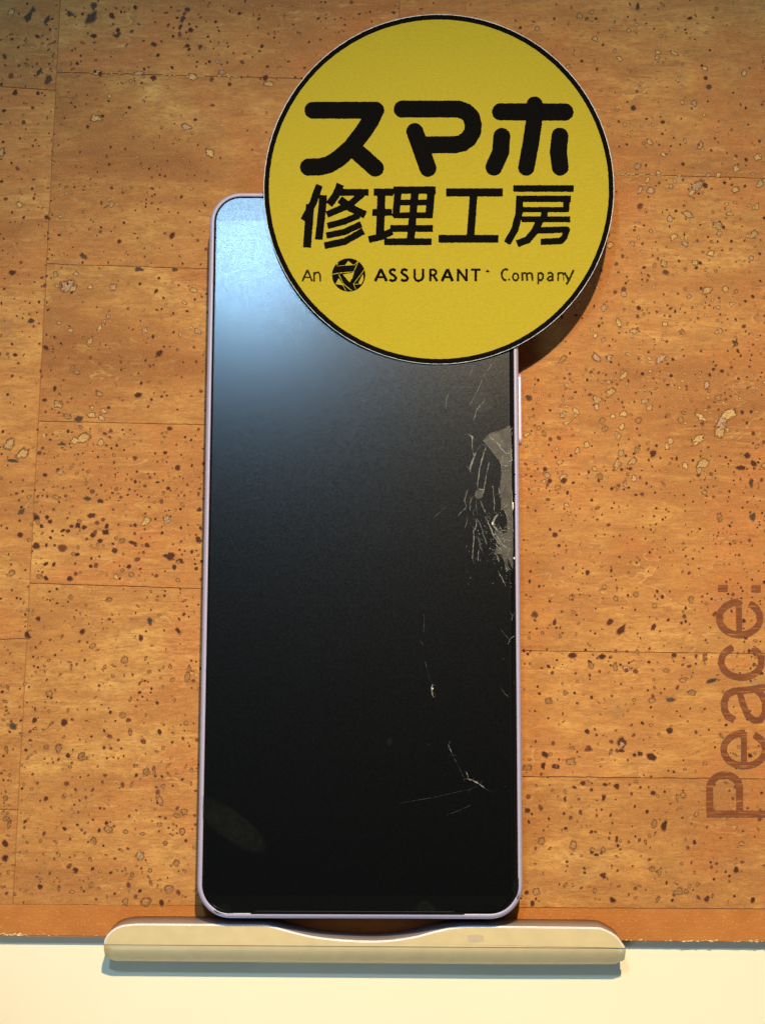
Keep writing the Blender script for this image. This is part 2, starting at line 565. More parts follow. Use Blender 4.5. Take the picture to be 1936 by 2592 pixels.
for cols, fl, fr_ in ((colsA, xl0, seamA), (colsB, seamA, seamB), (colsC, seamB, xr0)):
    for a, b_ in zip(cols, cols[1:]):
        bb = b_ if b_ is not None else bottom
        poly = tile(fl, fr_, a, bb, 100 + k)
        vs, fs = slab(poly, 2.51, ZB + rnd.uniform(-0.03, 0.03), 0.05)
        cx = sum(p[0] for p in poly) / len(poly); cy = sum(p[1] for p in poly) / len(poly)
        obj('cork_tile', vs, fs, M_cork, board, origin=Vector((cx, cy, 2.51)))
        k += 1

# pores in the cork
pv = []; pf = []; pc = []
def blob(px, py, r, ar, ang, rimcol, fillcol, rimw, jag=0.22, seed=None):
    n = 12 if r < 5 else 24
    zz = ZB + 0.045 + rnd.random() * 0.02
    c = up(px, py, zz)
    i0 = len(pv)
    h = [(m_, rnd.gauss(0, jag * 0.5 / m_ ** 0.7), rnd.uniform(0, 6.28)) for m_ in (2, 3, 4, 5, 7)]
    rr = [r * max(0.35, 1 + sum(a_ * math.cos(m_ * 2 * math.pi * q / n + p_) for m_, a_, p_ in h)) for q in range(n)]
    for ring, (sc_, dz) in enumerate(((1.08, -0.02), (0.84, 0.0), (max(0.05, 0.95 - rimw), 0.0))):
        for q in range(n):
            th = 2 * math.pi * q / n
            ex = math.cos(th) * rr[q] * sc_ * ar; ey = math.sin(th) * rr[q] * sc_ / ar
            x = ex * math.cos(ang) - ey * math.sin(ang); y = ex * math.sin(ang) + ey * math.cos(ang)
            pv.append((c[0] + x / 12.2, c[1] + y / 12.2, zz + dz))
    for ring in range(2):
        for q in range(n):
            j = (q + 1) % n
            a = i0 + ring * n
            pf.append((a + q, a + j, a + n + j, a + n + q)); pc.append(HALO if ring == 0 else rimcol if fillcol is None or rnd.random() < (0.9 if math.sin(2 * math.pi * q / n + ang) > -0.2 else 0.4) else fillcol)  # rim dark more often on the upper side: pit shade painted in
    pf.append(tuple(range(i0 + 2 * n, i0 + 3 * n))); pc.append(fillcol or rimcol)

DK = (0.090, 0.027, 0.011); DG = (0.085, 0.056, 0.034); RB = (0.19, 0.060, 0.026); HALO = (0.34, 0.145, 0.042)
RIM = (0.17, 0.070, 0.025); PALE = (0.58, 0.37, 0.14); GOLD = (0.55, 0.36, 0.15); CK = (0.40, 0.21, 0.065); PINK = (0.52, 0.33, 0.18)
def pore(px, py, kind, r):
    ar = 1 + abs(rnd.gauss(0, 0.14)); ang = rnd.uniform(0, math.pi)
    if kind == 'd': blob(px, py, r, ar, ang, DK if rnd.random() < .6 else RB, None, 0.5)
    elif kind == 'g': blob(px, py, r, ar * 1.15, ang, DG, None, 0.5, 0.35)
    elif kind == 'r': blob(px, py, r, ar, ang, RIM, CK if rnd.random() < .7 else RB, 0.36)
    elif kind == 'p': blob(px, py, r, ar, ang, RIM, PALE if rnd.random() < .6 else PINK, 0.30, 0.5)
    elif kind == 's': blob(px, py, r, ar * 1.3, ang, RB, CK, 0.6, 0.35)

# regions: x0, y0, x1, y1, count, mix of kinds, median radius
regions = [
    (160, -60, 1000, 120, 120, 'dddgs', 4.2), (0, -60, 150, 240, 40, 'dddgs', 4.4), (0, 240, 140, 900, 85, 'ddddrs', 3.6),
    (150, 120, 1000, 215, 70, 'dddsp', 4.2), (140, 200, 700, 430, 60, 'ddprps', 3.6), (120, 420, 530, 680, 95, 'dddrsp', 3.2),
    (110, 690, 530, 850, 40, 'ppddr', 4.2), (100, 850, 520, 1060, 62, 'drrsd', 3.9), (85, 1080, 520, 1260, 120, 'rrddr', 3.9),
    (80, 1230, 515, 1470, 110, 'ddddrr', 5.0), (0, 900, 75, 1600, 30, 'dddr', 4.2), (60, 1490, 510, 1700, 85, 'rddss', 3.5),
    (50, 1680, 505, 2285, 250, 'rrrddds', 4.3), (0, 1620, 38, 2285, 34, 'rrds', 4.6),
    (1000, -60, 1990, 60, 60, 'dprsp', 4.0), (1300, 40, 1990, 460, 175, 'ppprdd', 4.0), (1480, 300, 1990, 440, 30, 'ppdr', 4.0),
    (1500, 450, 1990, 800, 170, 'pprrdd', 4.3), (1420, 760, 1990, 1000, 160, 'rrppdd', 3.7),
    (1325, 940, 1990, 1240, 210, 'rrdppd', 4.1), (1325, 1180, 1990, 1520, 230, 'dddrs', 3.3),
    (1325, 1500, 1990, 1700, 110, 'ddrrd', 3.9), (1325, 1660, 1990, 1960, 130, 'drrsd', 4.2), (1325, 1960, 1990, 2285, 150, 'ddrrs', 4.3),
]
placed = []
for (x0, y0, x1, y1, cnt, kinds, med) in regions:
    for _ in range(int(cnt * 1.45)):
        for _try in range(6):
            px = rnd.uniform(x0, x1); py = rnd.uniform(y0, y1)
            r = min(12, 0.76 * med * math.exp(rnd.gauss(0, 0.36)))
            if all((px - a) ** 2 + (py - b_) ** 2 > (r + c_ + 2.0) ** 2 for a, b_, c_ in placed[-260:]): break
        else: continue
        placed.append((px, py, r))
        pore(px, py, rnd.choice(kinds), r)
# distinctive marks at their own places: x, y, radius, stretch, angle, kind
marks = [
    (232, 45, 17, 1.25, 1.2, 'g'), (238, 15, 10, 1.4, 1.5, 'g'), (73, 42, 13, 1.8, 1.1, 'g'), (84, 25, 8, 1.4, .9, 'g'), (120, 50, 10, 1.7, 1.1, 'g'), (178, 35, 9, 1.3, 2.4, 'g'),
    (284, 40, 9, 1.5, 2.2, 'd'), (463, 48, 9, 2.2, 1.2, 'g'), (475, 24, 8, 1.2, .5, 'g'), (457, 68, 7, 1.6, 1.1, 'g'), (483, 76, 8, 1.2, .3, 'd'), (123, 202, 12, 2.0, 1.0, 'g'),
    (100, 182, 9, 1.8, 1.0, 'g'), (297, 89, 9, 1.6, .2, 'g'), (238, 91, 8, 1.3, .2, 'd'), (390, 112, 8, 1.6, 2.6, 'g'), (39, 235, 8, 1.2, 1, 'd'), (97, 236, 6, 1.1, 1, 'd'), (475, 116, 7, 1.2, 0, 'd'),
    (30, 30, 10, 1.4, 1.0, 'p'), (243, 299, 13, 1.6, 0, 'p'), (472, 321, 12, 1.7, 0, 'p'), (532, 387, 13, 1.0, 0, 'p'), (488, 194, 12, 1.4, 2.7, 'p'), (3, 385, 12, 1.3, 1.5, 'p'),
    (247, 183, 9, 1.7, 0, 'p'), (352, 185, 9, 2.2, 0, 'p'), (562, 183, 9, 1.6, 0, 'p'), (680, 212, 11, 1.9, 0, 'p'), (672, 197, 9, 1.1, 0, 'd'), (389, 197, 8, 1.2, 0, 'd'),
    (50, 518, 9, 1.2, 2.2, 'p'), (283, 517, 8, 1.1, 1, 'p'), (172, 723, 20, 1.25, 2.7, 'p'), (186, 730, 10, 1.2, 1, 'p'), (141, 694, 8, 1.3, 1.5, 'p'), (287, 727, 10, 1.1, 1, 'p'), (193, 693, 7, 1.2, 0, 'p'),
    (229, 726, 7, 1.0, 0, 'p'), (253, 830, 9, 2.6, 1.2, 'p'), (275, 802, 6, 1.5, 1, 'p'), (180, 836, 8, 1.1, 0, 'p'), (367, 836, 8, 1.2, 1.5, 'p'), (501, 838, 9, 1.7, 2.4, 'p'), (228, 864, 10, 1.8, 1.2, 'p'), (490, 734, 9, 1.2, 0, 'p'),
    (212, 648, 9, 1.9, 2.5, 'g'), (352, 681, 9, 1.7, 0, 'g'), (443, 682, 7, 1.6, 0, 'g'), (404, 894, 10, 1.5, .7, 'd'), (117, 880, 8, 1.4, 2.6, 'd'), (80, 812, 8, 1.3, 0, 'g'), (32, 690, 9, 1.3, .8, 'd'),
    (25, 1124, 16, 1.1, 1, 'p'), (58, 1148, 16, 1.7, .7, 'p'), (33, 1166, 9, 2.6, 3.0, 'g'), (212, 1108, 17, 1.5, .3, 'p'), (190, 1115, 11, 1.0, 0, 'p'), (256, 1120, 10, 1.0, 0, 'p'), (158, 1124, 7, 2.4, 3.0, 'g'),
    (146, 1024, 10, 1.0, 1, 'p'), (232, 1050, 10, 1.2, .3, 'p'), (262, 1040, 8, 1.4, 2.8, 'p'), (258, 1058, 9, 1.6, 2.4, 'p'), (200, 1060, 10, 1.8, .2, 'g'), (233, 1032, 7, 1.3, 2.8, 'p'), (252, 997, 9, 1.4, 2.8, 'r'),
    (185, 932, 8, 1.2, 1, 'r'), (196, 942, 8, 1.5, 2.5, 'r'), (152, 1194, 9, 1.4, 0, 'p'), (142, 1258, 8, 1.5, 0, 'r'), (93, 1310, 9, 1.0, 1.5, 'd'), (120, 1309, 6, 1, 0, 'd'), (222, 1262, 8, 1.5, .1, 'g'), (254, 1268, 7, 1.5, .3, 'd'),
    (232, 1305, 9, 1.5, .4, 'd'), (198, 1330, 8, 1, 0, 'd'), (214, 1335, 7, 1.5, .2, 'd'), (236, 1354, 8, 1.1, 0, 'd'), (268, 1347, 9, 1.5, 0, 'd'), (254, 1369, 7, 1, 0, 'd'), (337, 1374, 8, 2.0, 2.9, 'd'), (373, 1380, 7, 1.1, 0, 'd'),
    (430, 1408, 13, 1.6, 3.0, 'd'), (456, 1420, 9, 1.2, 3.0, 'd'), (503, 1366, 9, 1.2, 2.7, 'd'), (371, 1319, 12, 1.1, 0, 'p'), (422, 1315, 11, 1.1, 1.5, 'p'), (31, 1450, 9, 1.2, 1.8, 'r'), (55, 1295, 9, 1.6, .9, 'g'), (294, 1460, 7, 1.3, 1.5, 'p'), (187, 1402, 6, 1.2, 0, 'r'),
    (380, 1572, 9, 1.6, 1.5, 'g'), (70, 1607, 9, 1.5, 1.5, 'd'), (452, 1597, 8, 2.2, 2.2, 'd'), (126, 1756, 9, 1.1, 0, 'r'), (316, 1670, 10, 1.3, 1.3, 'r'), (235, 1635, 8, 1.2, 0, 'r'), (475, 1712, 11, 1.7, 1.4, 'r'), (311, 1810, 9, 1, 0, 'r'),
    (34, 1838, 10, 1.1, 1, 'g'), (207, 1915, 11, 1.2, 1.5, 'r'), (370, 1954, 10, 1.6, 1.5, 'r'), (405, 2026, 11, 1.8, 2.0, 'r'), (275, 2099, 11, 1.1, 1, 'r'), (355, 2166, 12, 1.1, 1, 'p'), (192, 2203, 8, 1, 0, 'd'), (447, 2184, 9, 1.1, 1, 'r'),
    (370, 2282, 13, 1.3, .2, 'r'), (428, 2250, 12, 1.2, .2, 'r'), (232, 2240, 8, 1.2, 1, 'r'), (334, 2217, 8, 1.4, 1.2, 'r'), (318, 2282, 9, 1.3, 1, 'r'), (466, 2054, 9, 1.4, 0, 'r'), (448, 2064, 8, 1.7, 0, 'r'), (14, 2135, 9, 1.3, 2.2, 'd'), (14, 2172, 9, 1.4, 2.8, 'd'), (15, 2072, 8, 1, 0, 'r'),
    (1466, 40, 9, 1.2, 1.5, 'p'), (1497, 30, 7, 1, 0, 'p'), (1505, 98, 8, 1.3, 1.4, 'p'), (1590, 77, 6, 1, 0, 'p'), (1567, 148, 8, 1.1, 0, 'p'), (1664, 132, 8, 1.2, 0, 'p'), (1662, 146, 7, 1.1, 0, 'p'), (1613, 17, 8, 1.5, 1.5, 'g'), (1437, 167, 7, 1.1, 0, 'p'),
    (1705, 134, 8, 1.5, 2.6, 'p'), (1783, 173, 8, 1, 0, 'p'), (1715, 200, 7, 1.2, 1, 'p'), (1621, 211, 6, 1, 0, 'p'), (1602, 273, 8, 1, 0, 'g'), (1726, 258, 7, 1, 0, 'p'), (1771, 368, 10, 1.8, 1.3, 'p'), (1643, 359, 9, 1.4, 2.7, 'p'), (1613, 420, 10, 1.1, 0, 'p'),
    (1862, 427, 10, 1.2, 1.5, 'p'), (1916, 398, 10, 1.3, 0, 'p'), (1882, 185, 9, 1.3, 1.3, 'p'), (1678, 391, 7, 1.1, 0, 'p'), (1817, 442, 8, 1, 0, 'p'), (1793, 220, 8, 1.1, 0, 'g'), (1745, 46, 6, 1.5, 0, 'd'),
    (1764, 470, 16, 1.9, .9, 'p'), (1750, 487, 10, 1.5, .8, 'p'), (1646, 482, 11, 1.7, 2.8, 'p'), (1619, 480, 9, 2.0, 1.3, 'p'), (1638, 455, 7, 1.8, 1.4, 'p'), (1860, 480, 10, 1.5, .9, 'p'), (1922, 465, 11, 1.5, .9, 'p'), (1740, 542, 12, 1.7, 2.8, 'p'), (1694, 553, 9, 1.2, 1.5, 'p'),
    (1815, 570, 13, 1.2, 0, 'p'), (1820, 590, 8, 1.6, 1.5, 'p'), (1907, 592, 11, 1.3, 1, 'p'), (1912, 523, 9, 1.7, .9, 'p'), (1704, 599, 10, 1.6, .7, 'p'), (1543, 620, 10, 1.3, .6, 'p'), (1733, 617, 9, 1.2, 2.3, 'p'), (1798, 641, 10, 1.2, .4, 'p'), (1758, 665, 9, 1.2, 0, 'p'),
    (1679, 668, 10, 1.3, 2.2, 'p'), (1788, 735, 13, 1.4, .4, 'p'), (1835, 731, 9, 1.1, 0, 'p'), (1578, 743, 9, 1.2, 2.5, 'p'), (1528, 778, 9, 1.3, 1, 'p'), (1565, 817, 10, 1.5, 2, 'p'), (1604, 838, 10, 1.8, 2.9, 'p'), (1860, 868, 9, 1.9, 1.2, 'g'), (1819, 838, 9, 1.3, 1, 'p'), (1682, 820, 8, 1.1, 0, 'p'), (1725, 840, 8, 1.1, 0, 'r'),
    (1541, 906, 9, 1.5, 1, 'p'), (1672, 908, 13, 1.8, .9, 'p'), (1424, 908, 10, 2.0, .8, 'r'), (1506, 849, 7, 1.1, 0, 'p'), (1578, 950, 11, 1.7, .8, 'p'), (1545, 992, 13, 1.6, .7, 'p'), (1510, 1011, 12, 1.5, 2.6, 'p'), (1509, 1030, 8, 1.3, 1.5, 'p'), (1631, 1016, 9, 1.3, .6, 'p'),
    (1788, 974, 10, 1.2, 1.4, 'p'), (1817, 1006, 9, 1.2, .7, 'r'), (1338, 1007, 9, 1.0, 0, 'g'), (1457, 1040, 9, 1.4, 2.4, 'p'), (1426, 1049, 8, 1.9, 1.3, 'p'), (1577, 1047, 10, 1.6, .4, 'p'), (1643, 1032, 9, 1.3, .5, 'p'), (1435, 1070, 8, 1.2, .5, 'p'), (1523, 1064, 9, 1.2, 0, 'r'), (1615, 1064, 9, 1.1, 0, 'r'), (1722, 1063, 9, 1.3, 1.7, 'r'),
    (1843, 1048, 20, 1.35, .2, 'p'), (1826, 1070, 17, 1.5, 1.3, 'p'), (1820, 1093, 17, 1.2, .4, 'p'), (1772, 1055, 12, 1.9, 2.5, 'p'), (1530, 1085, 9, 1.4, 1, 'r'), (1573, 1080, 9, 1.5, 1.3, 'p'), (1565, 1105, 8, 1.6, 1.3, 'p'), (1766, 1112, 16, 1.9, .6, 'p'), (1696, 1116, 9, 1.4, 1, 'p'), (1687, 1130, 8, 1.5, 1.4, 'p'),
    (1376, 1097, 8, 1.4, 2, 'r'), (1363, 1083, 6, 1.1, 0, 'r'), (1333, 1100, 8, 1.5, .3, 'p'), (1484, 1125, 9, 1.3, 1.4, 'p'), (1571, 1147, 9, 1.2, 1, 'p'), (1561, 1175, 12, 1.6, 1.2, 'p'), (1600, 1167, 11, 1.7, .9, 'p'), (1612, 1137, 9, 1.2, .3, 'r'), (1652, 1148, 10, 1.5, 1.1, 'd'), (1778, 1172, 15, 1.9, .8, 'p'), (1768, 1190, 8, 1.2, 1, 'p'),
    (1733, 1178, 9, 1.3, 2.6, 'p'), (1690, 1050, 6, 1.2, 0, 'r'), (1890, 1153, 9, 1.1, 0, 'd'), (1906, 1173, 9, 1.0, 0, 'd'), (1874, 1184, 10, 1.5, 3.0, 'd'), (1425, 1207, 10, 1.3, 1, 'p'), (1416, 1170, 8, 1.4, 1, 'p'), (1385, 1203, 8, 1.2, 0, 'p'), (1518, 1205, 9, 1.3, 2.2, 'r'), (1411, 1234, 8, 1.1, 1, 'r'), (1563, 1232, 8, 1.8, 1.1, 'r'), (1433, 1278, 7, 1.4, .5, 'p'),
    (1821, 1308, 10, 1.4, 2, 'r'), (1904, 1308, 10, 1.6, 1.1, 'g'), (1900, 1222, 9, 1.7, 1.4, 'g'), (1782, 1246, 8, 1.1, 0, 'r'), (1543, 1574, 9, 1.1, 0, 'd'), (1571, 1595, 12, 1.7, .8, 'd'), (1403, 1575, 7, 2.0, 1.4, 'd'), (1653, 1587, 8, 1.3, .8, 'd'), (1656, 1533, 7, 1.1, 0, 'r'), (1529, 1486, 7, 1.1, 0, 'r'), (1446, 1510, 8, 1.6, .8, 'r'),
    (1558, 1515, 7, 1.4, 2.5, 'r'), (1608, 1504, 8, 1.2, 0, 'r'), (1748, 1517, 9, 1.5, 1.2, 'r'), (1448, 1659, 10, 1.8, .1, 'd'), (1523, 1662, 9, 1.3, 0, 'd'), (1495, 1684, 9, 1.2, 2.6, 'r'), (1556, 1688, 9, 1.7, 1.6, 'r'), (1584, 1692, 9, 1.2, 0, 'p'), (1705, 1658, 7, 1.1, 0, 'd'), (1430, 1754, 7, 1, 0, 'r'), (1388, 1774, 10, 1.4, .2, 'r'), (1750, 1753, 10, 1.6, 0, 'r'),
    (1727, 1722, 8, 1.7, 0, 'r'), (1696, 1771, 9, 2.2, 3.1, 'g'), (1649, 1773, 9, 1.5, .3, 'r'), (1800, 1723, 10, 2.6, .3, 'g'), (1573, 1880, 14, 1.2, 1.5, 'd'), (1573, 1884, 8, 1.1, 1.5, 'p'), (1571, 1900, 7, 2.0, 0, 'd'), (1694, 1849, 9, 1.1, 0, 'd'), (1648, 1916, 12, 1.4, 2.6, 'd'), (1619, 1908, 7, 1.2, 2.8, 'd'), (1379, 1910, 9, 1.4, 2.6, 'd'), (1444, 1928, 12, 1.5, 3.1, 'r'), (1406, 1940, 9, 1.6, 3.0, 'd'),
    (1374, 1938, 8, 1.7, 1.5, 'd'), (1334, 1943, 11, 1.6, .1, 'r'), (1475, 1982, 7, 1.1, 0, 'd'), (1560, 1990, 8, 1.1, 0, 'd'), (1652, 2007, 7, 1.3, 0, 'd'), (1527, 2019, 7, 1.7, 1.4, 'd'), (1430, 2023, 5, 2.4, 1.4, 'd'), (1728, 2013, 8, 1.5, 2.7, 'r'), (1680, 2090, 11, 1.9, 1.4, 'd'), (1655, 2084, 10, 1.5, 1.4, 'r'), (1450, 2139, 11, 1.3, 1.3, 'r'), (1560, 2124, 6, 1.6, 1.5, 'd'), (1370, 2128, 10, 1.1, 0, 'r'),
    (1526, 2151, 7, 1.1, 0, 'r'), (1499, 2150, 6, 1.1, 0, 'r'), (1649, 2199, 8, 1.1, 0, 'r'), (1669, 2206, 8, 2.2, 1.3, 'r'), (1357, 2257, 10, 1.1, 0, 'r'), (1717, 2256, 11, 1.1, 0, 'r'), (1347, 2287, 7, 1, 0, 'd'), (1550, 2278, 8, 1.8, 2.7, 'd'), (1788, 2275, 8, 1.3, 1, 'd'), (1904, 2278, 7, 1.3, 1, 'd'), (1526, 2216, 8, 1.2, 1, 'd'), (1862, 2202, 8, 1.2, 1.5, 'd'), (1875, 2135, 7, 1.3, .8, 'r'),
    (1560, 1100, 7, 2, 1.4, 'p'),
]
for (px, py, r, ar, ang, kd) in marks:
    rim, fill = {'g': (DG, None), 'd': (DK, None), 'p': (RIM, PALE if rnd.random() < .75 else PINK), 'r': (RIM, CK)}[kd]
    blob(px, py, r * 0.92, math.sqrt(ar), ang, rim, fill, 0.26 if kd == 'p' else 0.3, 0.50 if kd in 'gp' else 0.34)
# row of pale crumbs along two seams
for (x0, x1, fy) in ((1556, 1720, colsC[1]), (220, 600, colsB[1])):
    for _ in range(34):
        px = rnd.uniform(x0, x1)
        blob(px, fy(px) + rnd.uniform(-2, 3), rnd.uniform(1.6, 3.6), 1.3, 0, GOLD, PALE, 0.5, 0.3)
o = obj('cork_pores', pv, pf, M_pore, board)
o['kind'] = 'stuff'
ca = o.data.color_attributes.new('tone', 'FLOAT_COLOR', 'CORNER')
buf = np.ones((len(o.data.loops), 4), dtype=np.float32)
for p, c in zip(o.data.polygons, pc):
    j = rnd.uniform(0.8, 1.2)
    for li in p.loop_indices: buf[li, :3] = (c[0] * j, c[1] * j, c[2] * j)
ca.data.foreach_set('color', buf.ravel())

# stamped word
def K7(p): return (1280 + p[0] / 2.518, 1500 + p[1] / 2.518)
def conv(strokes, f, s): return [([f(p) for p in pts], hw / s, cap) for pts, hw, cap in strokes]
letters = [
    ('P', [([(1278, 1410), (1720, 1411)], 20, 'flat'), ([(1298, 1408), (1297, 1240)] + arc(1392, 1245, 95, 84, 180, 360, 14) + [(1488, 1408)], 21, 'flat')]),
    ('e', [([(1514, 890), (1516, 1105)], 18, 'flat'), (arc(1518, 1000, 132, 105, 272, 180, 12) + arc(1518, 1000, 132, 105, 178, -63, 26), 20, 'flat')]),
    ('a', [([(1660, 600), (1560, 618), (1450, 628), (1408, 650), (1388, 700), (1392, 750), (1412, 788), (1456, 812)], 21, 'flat'),
           ([(1490, 640), (1512, 720), (1540, 782), (1580, 815), (1620, 812), (1648, 770), (1650, 700), (1628, 650), (1596, 622)], 19, 'flat')]),
    ('c', [(arc(1499, 440, 128, 100, -115, -180, 8) + arc(1499, 440, 128, 100, 178, -58, 26), 20, 'flat')]),
    ('e', [([(1482, 50), (1486, 268)], 18, 'flat'), (arc(1488, 163, 130, 105, 268, 180, 12) + arc(1488, 163, 130, 105, 178, -62, 26), 20, 'flat')]),
    (':', [([(1350, -27), (1412, -27)], 20, 'flat'), ([(1562, -24), (1622, -24)], 21, 'flat')]),
]
for ch, st in letters:
    st = conv(st, K7, 2.518)
    for nm, mt, dz, grow in (('stamped_letter', M_stamp, 0.085, 0.0),):
        v2, f2 = ink_mesh([(a, b_ + grow, c_) for a, b_, c_ in st], 1.6, 0.55)
        v3 = [(*up(x, y, ZB + dz), ZB + dz) for x, y in v2]
        lo = obj(nm, v3, f2, mt, board)
        v2, f2 = ink_mesh([(a, b_ + 0.6, c_) for a, b_, c_ in st], 1.6, 0.4, cut=[(a, b_ - 1.3, c_) for a, b_, c_ in st])
        v3 = [(*up(x, y, ZB + 0.10), ZB + 0.10) for x, y in v2]
        obj('letter_outline', v3, f2, M_stamp_rim, lo)

# ------------------------------------------------------------------ phone
ZP0 = ZB + 0.05                    # back of the phone
TH = 7.97
ZPF = ZP0 + TH                     # front
pl0 = U(498, 2200, ZPF); pl1 = U(529, 640, ZPF); pr0 = U(1325, 2200, ZPF); pr1 = U(1310, 640, ZPF)
pw = ((pr0[0] - pl0[0]) + (pr1[0] - pl1[0])) / 2
c0 = ((pl0[0] + pr0[0]) / 2, (pl0[1] + pr0[1]) / 2); c1 = ((pl1[0] + pr1[0]) / 2, (pl1[1] + pr1[1]) / 2)
prz = math.atan2(-(c1[0] - c0[0]), c1[1] - c0[1])
topy = U(900, 485, ZPF)[1]; boty = U(912, 2326, ZPF)[1]
ph = topy - boty
pcx = c0[0] + (c1[0] - c0[0]) * ((topy + boty) / 2 - c0[1]) / (c1[1] - c0[1]); pcy = (topy + boty) / 2
print('phone', pw, ph, pcx, pcy, math.degrees(prz))
phone = empty('smartphone', (pcx, pcy, ZP0), 'lavender framed smartphone with a cracked black screen standing on the metal stand ledge', 'phone', prz)
cr, sr = math.cos(prz), math.sin(prz)
def PL(px, py, z):
    """a measured spot on the phone, in the phone's own axes (mm)"""
    x, y = U(px, py, ZP0 + z)
    x -= pcx; y -= pcy
    return (x * cr + y * sr, -x * sr + y * cr)
def pobj(name, vs, fs, m, parent=None, smooth=False):
    me = bpy.data.meshes.new(name)
    me.from_pydata([(v[0] * MM, v[1] * MM, v[2] * MM) for v in vs], [], fs); me.update()
    me.materials.append(m)
    if smooth:
        for p in me.polygons: p.use_smooth = True
    o = bpy.data.objects.new(name, me); C.objects.link(o); o.parent = parent or phone
    return o
def loft(rings, closed_bottom=True, closed_top=True):
    vs = []; fs = []; n = len(rings[0])
    for r in rings: vs += r
    for a in range(len(rings) - 1):
        for i in range(n):
            j = (i + 1) % n
            fs.append((a * n + i, a * n + j, (a + 1) * n + j, (a + 1) * n + i))
    if closed_bottom: fs.append(tuple(reversed(range(n))))
    if closed_top: fs.append(tuple(range((len(rings) - 1) * n, len(rings) * n)))
    return vs, fs
def ring(ins, z, R=6.6, n=14, cut=0.0):
    return [(x - cut / 2, y, z) for x, y in rrect(pw - 2 * ins - cut, ph - 2 * ins, max(0.5, R - ins), n)]
vs, fs = loft([ring(1.0, 0.0), ring(0.35, 0.3), ring(0.08, 0.9), ring(0, 1.8), ring(0, 6.0), ring(0.06, 6.9), ring(0.22, 7.5), ring(0.48, 7.86), ring(0.78, 7.97), ring(1.0, 7.95), ring(1.06, 7.0)], True, True)
pobj('frame', vs, fs, M_frame, smooth=True)
vs, fs = loft([ring(1.062, 7.05), ring(1.062, 7.66)], False, True)
gk = pobj('gasket', vs, fs, M_gap)
vs, fs = loft([ring(1.34, 7.3, cut=.5), ring(1.34, 7.86, cut=.5), ring(1.48, 7.93, cut=.5)], False, True)
screen = pobj('screen_glass', vs, fs, M_glass)
# lit-side display area, slightly proud film
dl, dt = PL(551, 558, 7.95); dr, db = PL(1294, 2268, 7.95)
vs, fs = loft([[(x, y, z) for x, y in rrect(dr - dl, dt - db, 1.2, 6, (dl + dr) / 2, (dt + db) / 2)] for z in (7.935, 7.95)], False, True)
disp = pobj('display_area', vs, fs, M_display)
# speaker slot at the lower lip
sx0, sy0 = PL(634, 2311, 7.9); sx1, sy1 = PL(1176, 2318, 7.9)
vs, fs = loft([[(x, y, z) for x, y in rrect(sx1 - sx0, 0.55, 0.26, 6, (sx0 + sx1) / 2, sy0 + 0.05)] for z in (7.0, 7.97)], False, True)
pobj('speaker_slot', vs, fs, M_gap)
vs, fs = slab([(sx0 + 1, sy0 + .33), (sx1 - 2, sy0 + .33), (sx1 - 2, sy0 + .40), (sx0 + 1, sy0 + .40)], 7.90, 7.965)
pobj('slot_highlight', vs, fs, M_crack_dim)  # paler strip, a highlight along the slot put into the colour
# side button
bx, by0 = PL(1318, 1128, 4.5); _, by1 = PL(1318, 948, 4.5)
bh = abs(by1 - by0); bw = 2.6
prof = rrect(bw, bh, 1.2, 8)
rings = [[(pw / 2 - 0.3, (by0 + by1) / 2 + y, 4.6 + x) for x, y in prof], [(pw / 2 + 0.42, (by0 + by1) / 2 + y, 4.6 + x) for x, y in prof],
         [(pw / 2 + 0.62, (by0 + by1) / 2 + y * 0.99, 4.6 + x * 0.8) for x, y in prof]]
vs, fs = loft(rings, False, True)
pobj('side_button', vs, [tuple(reversed(f)) for f in fs], M_button)

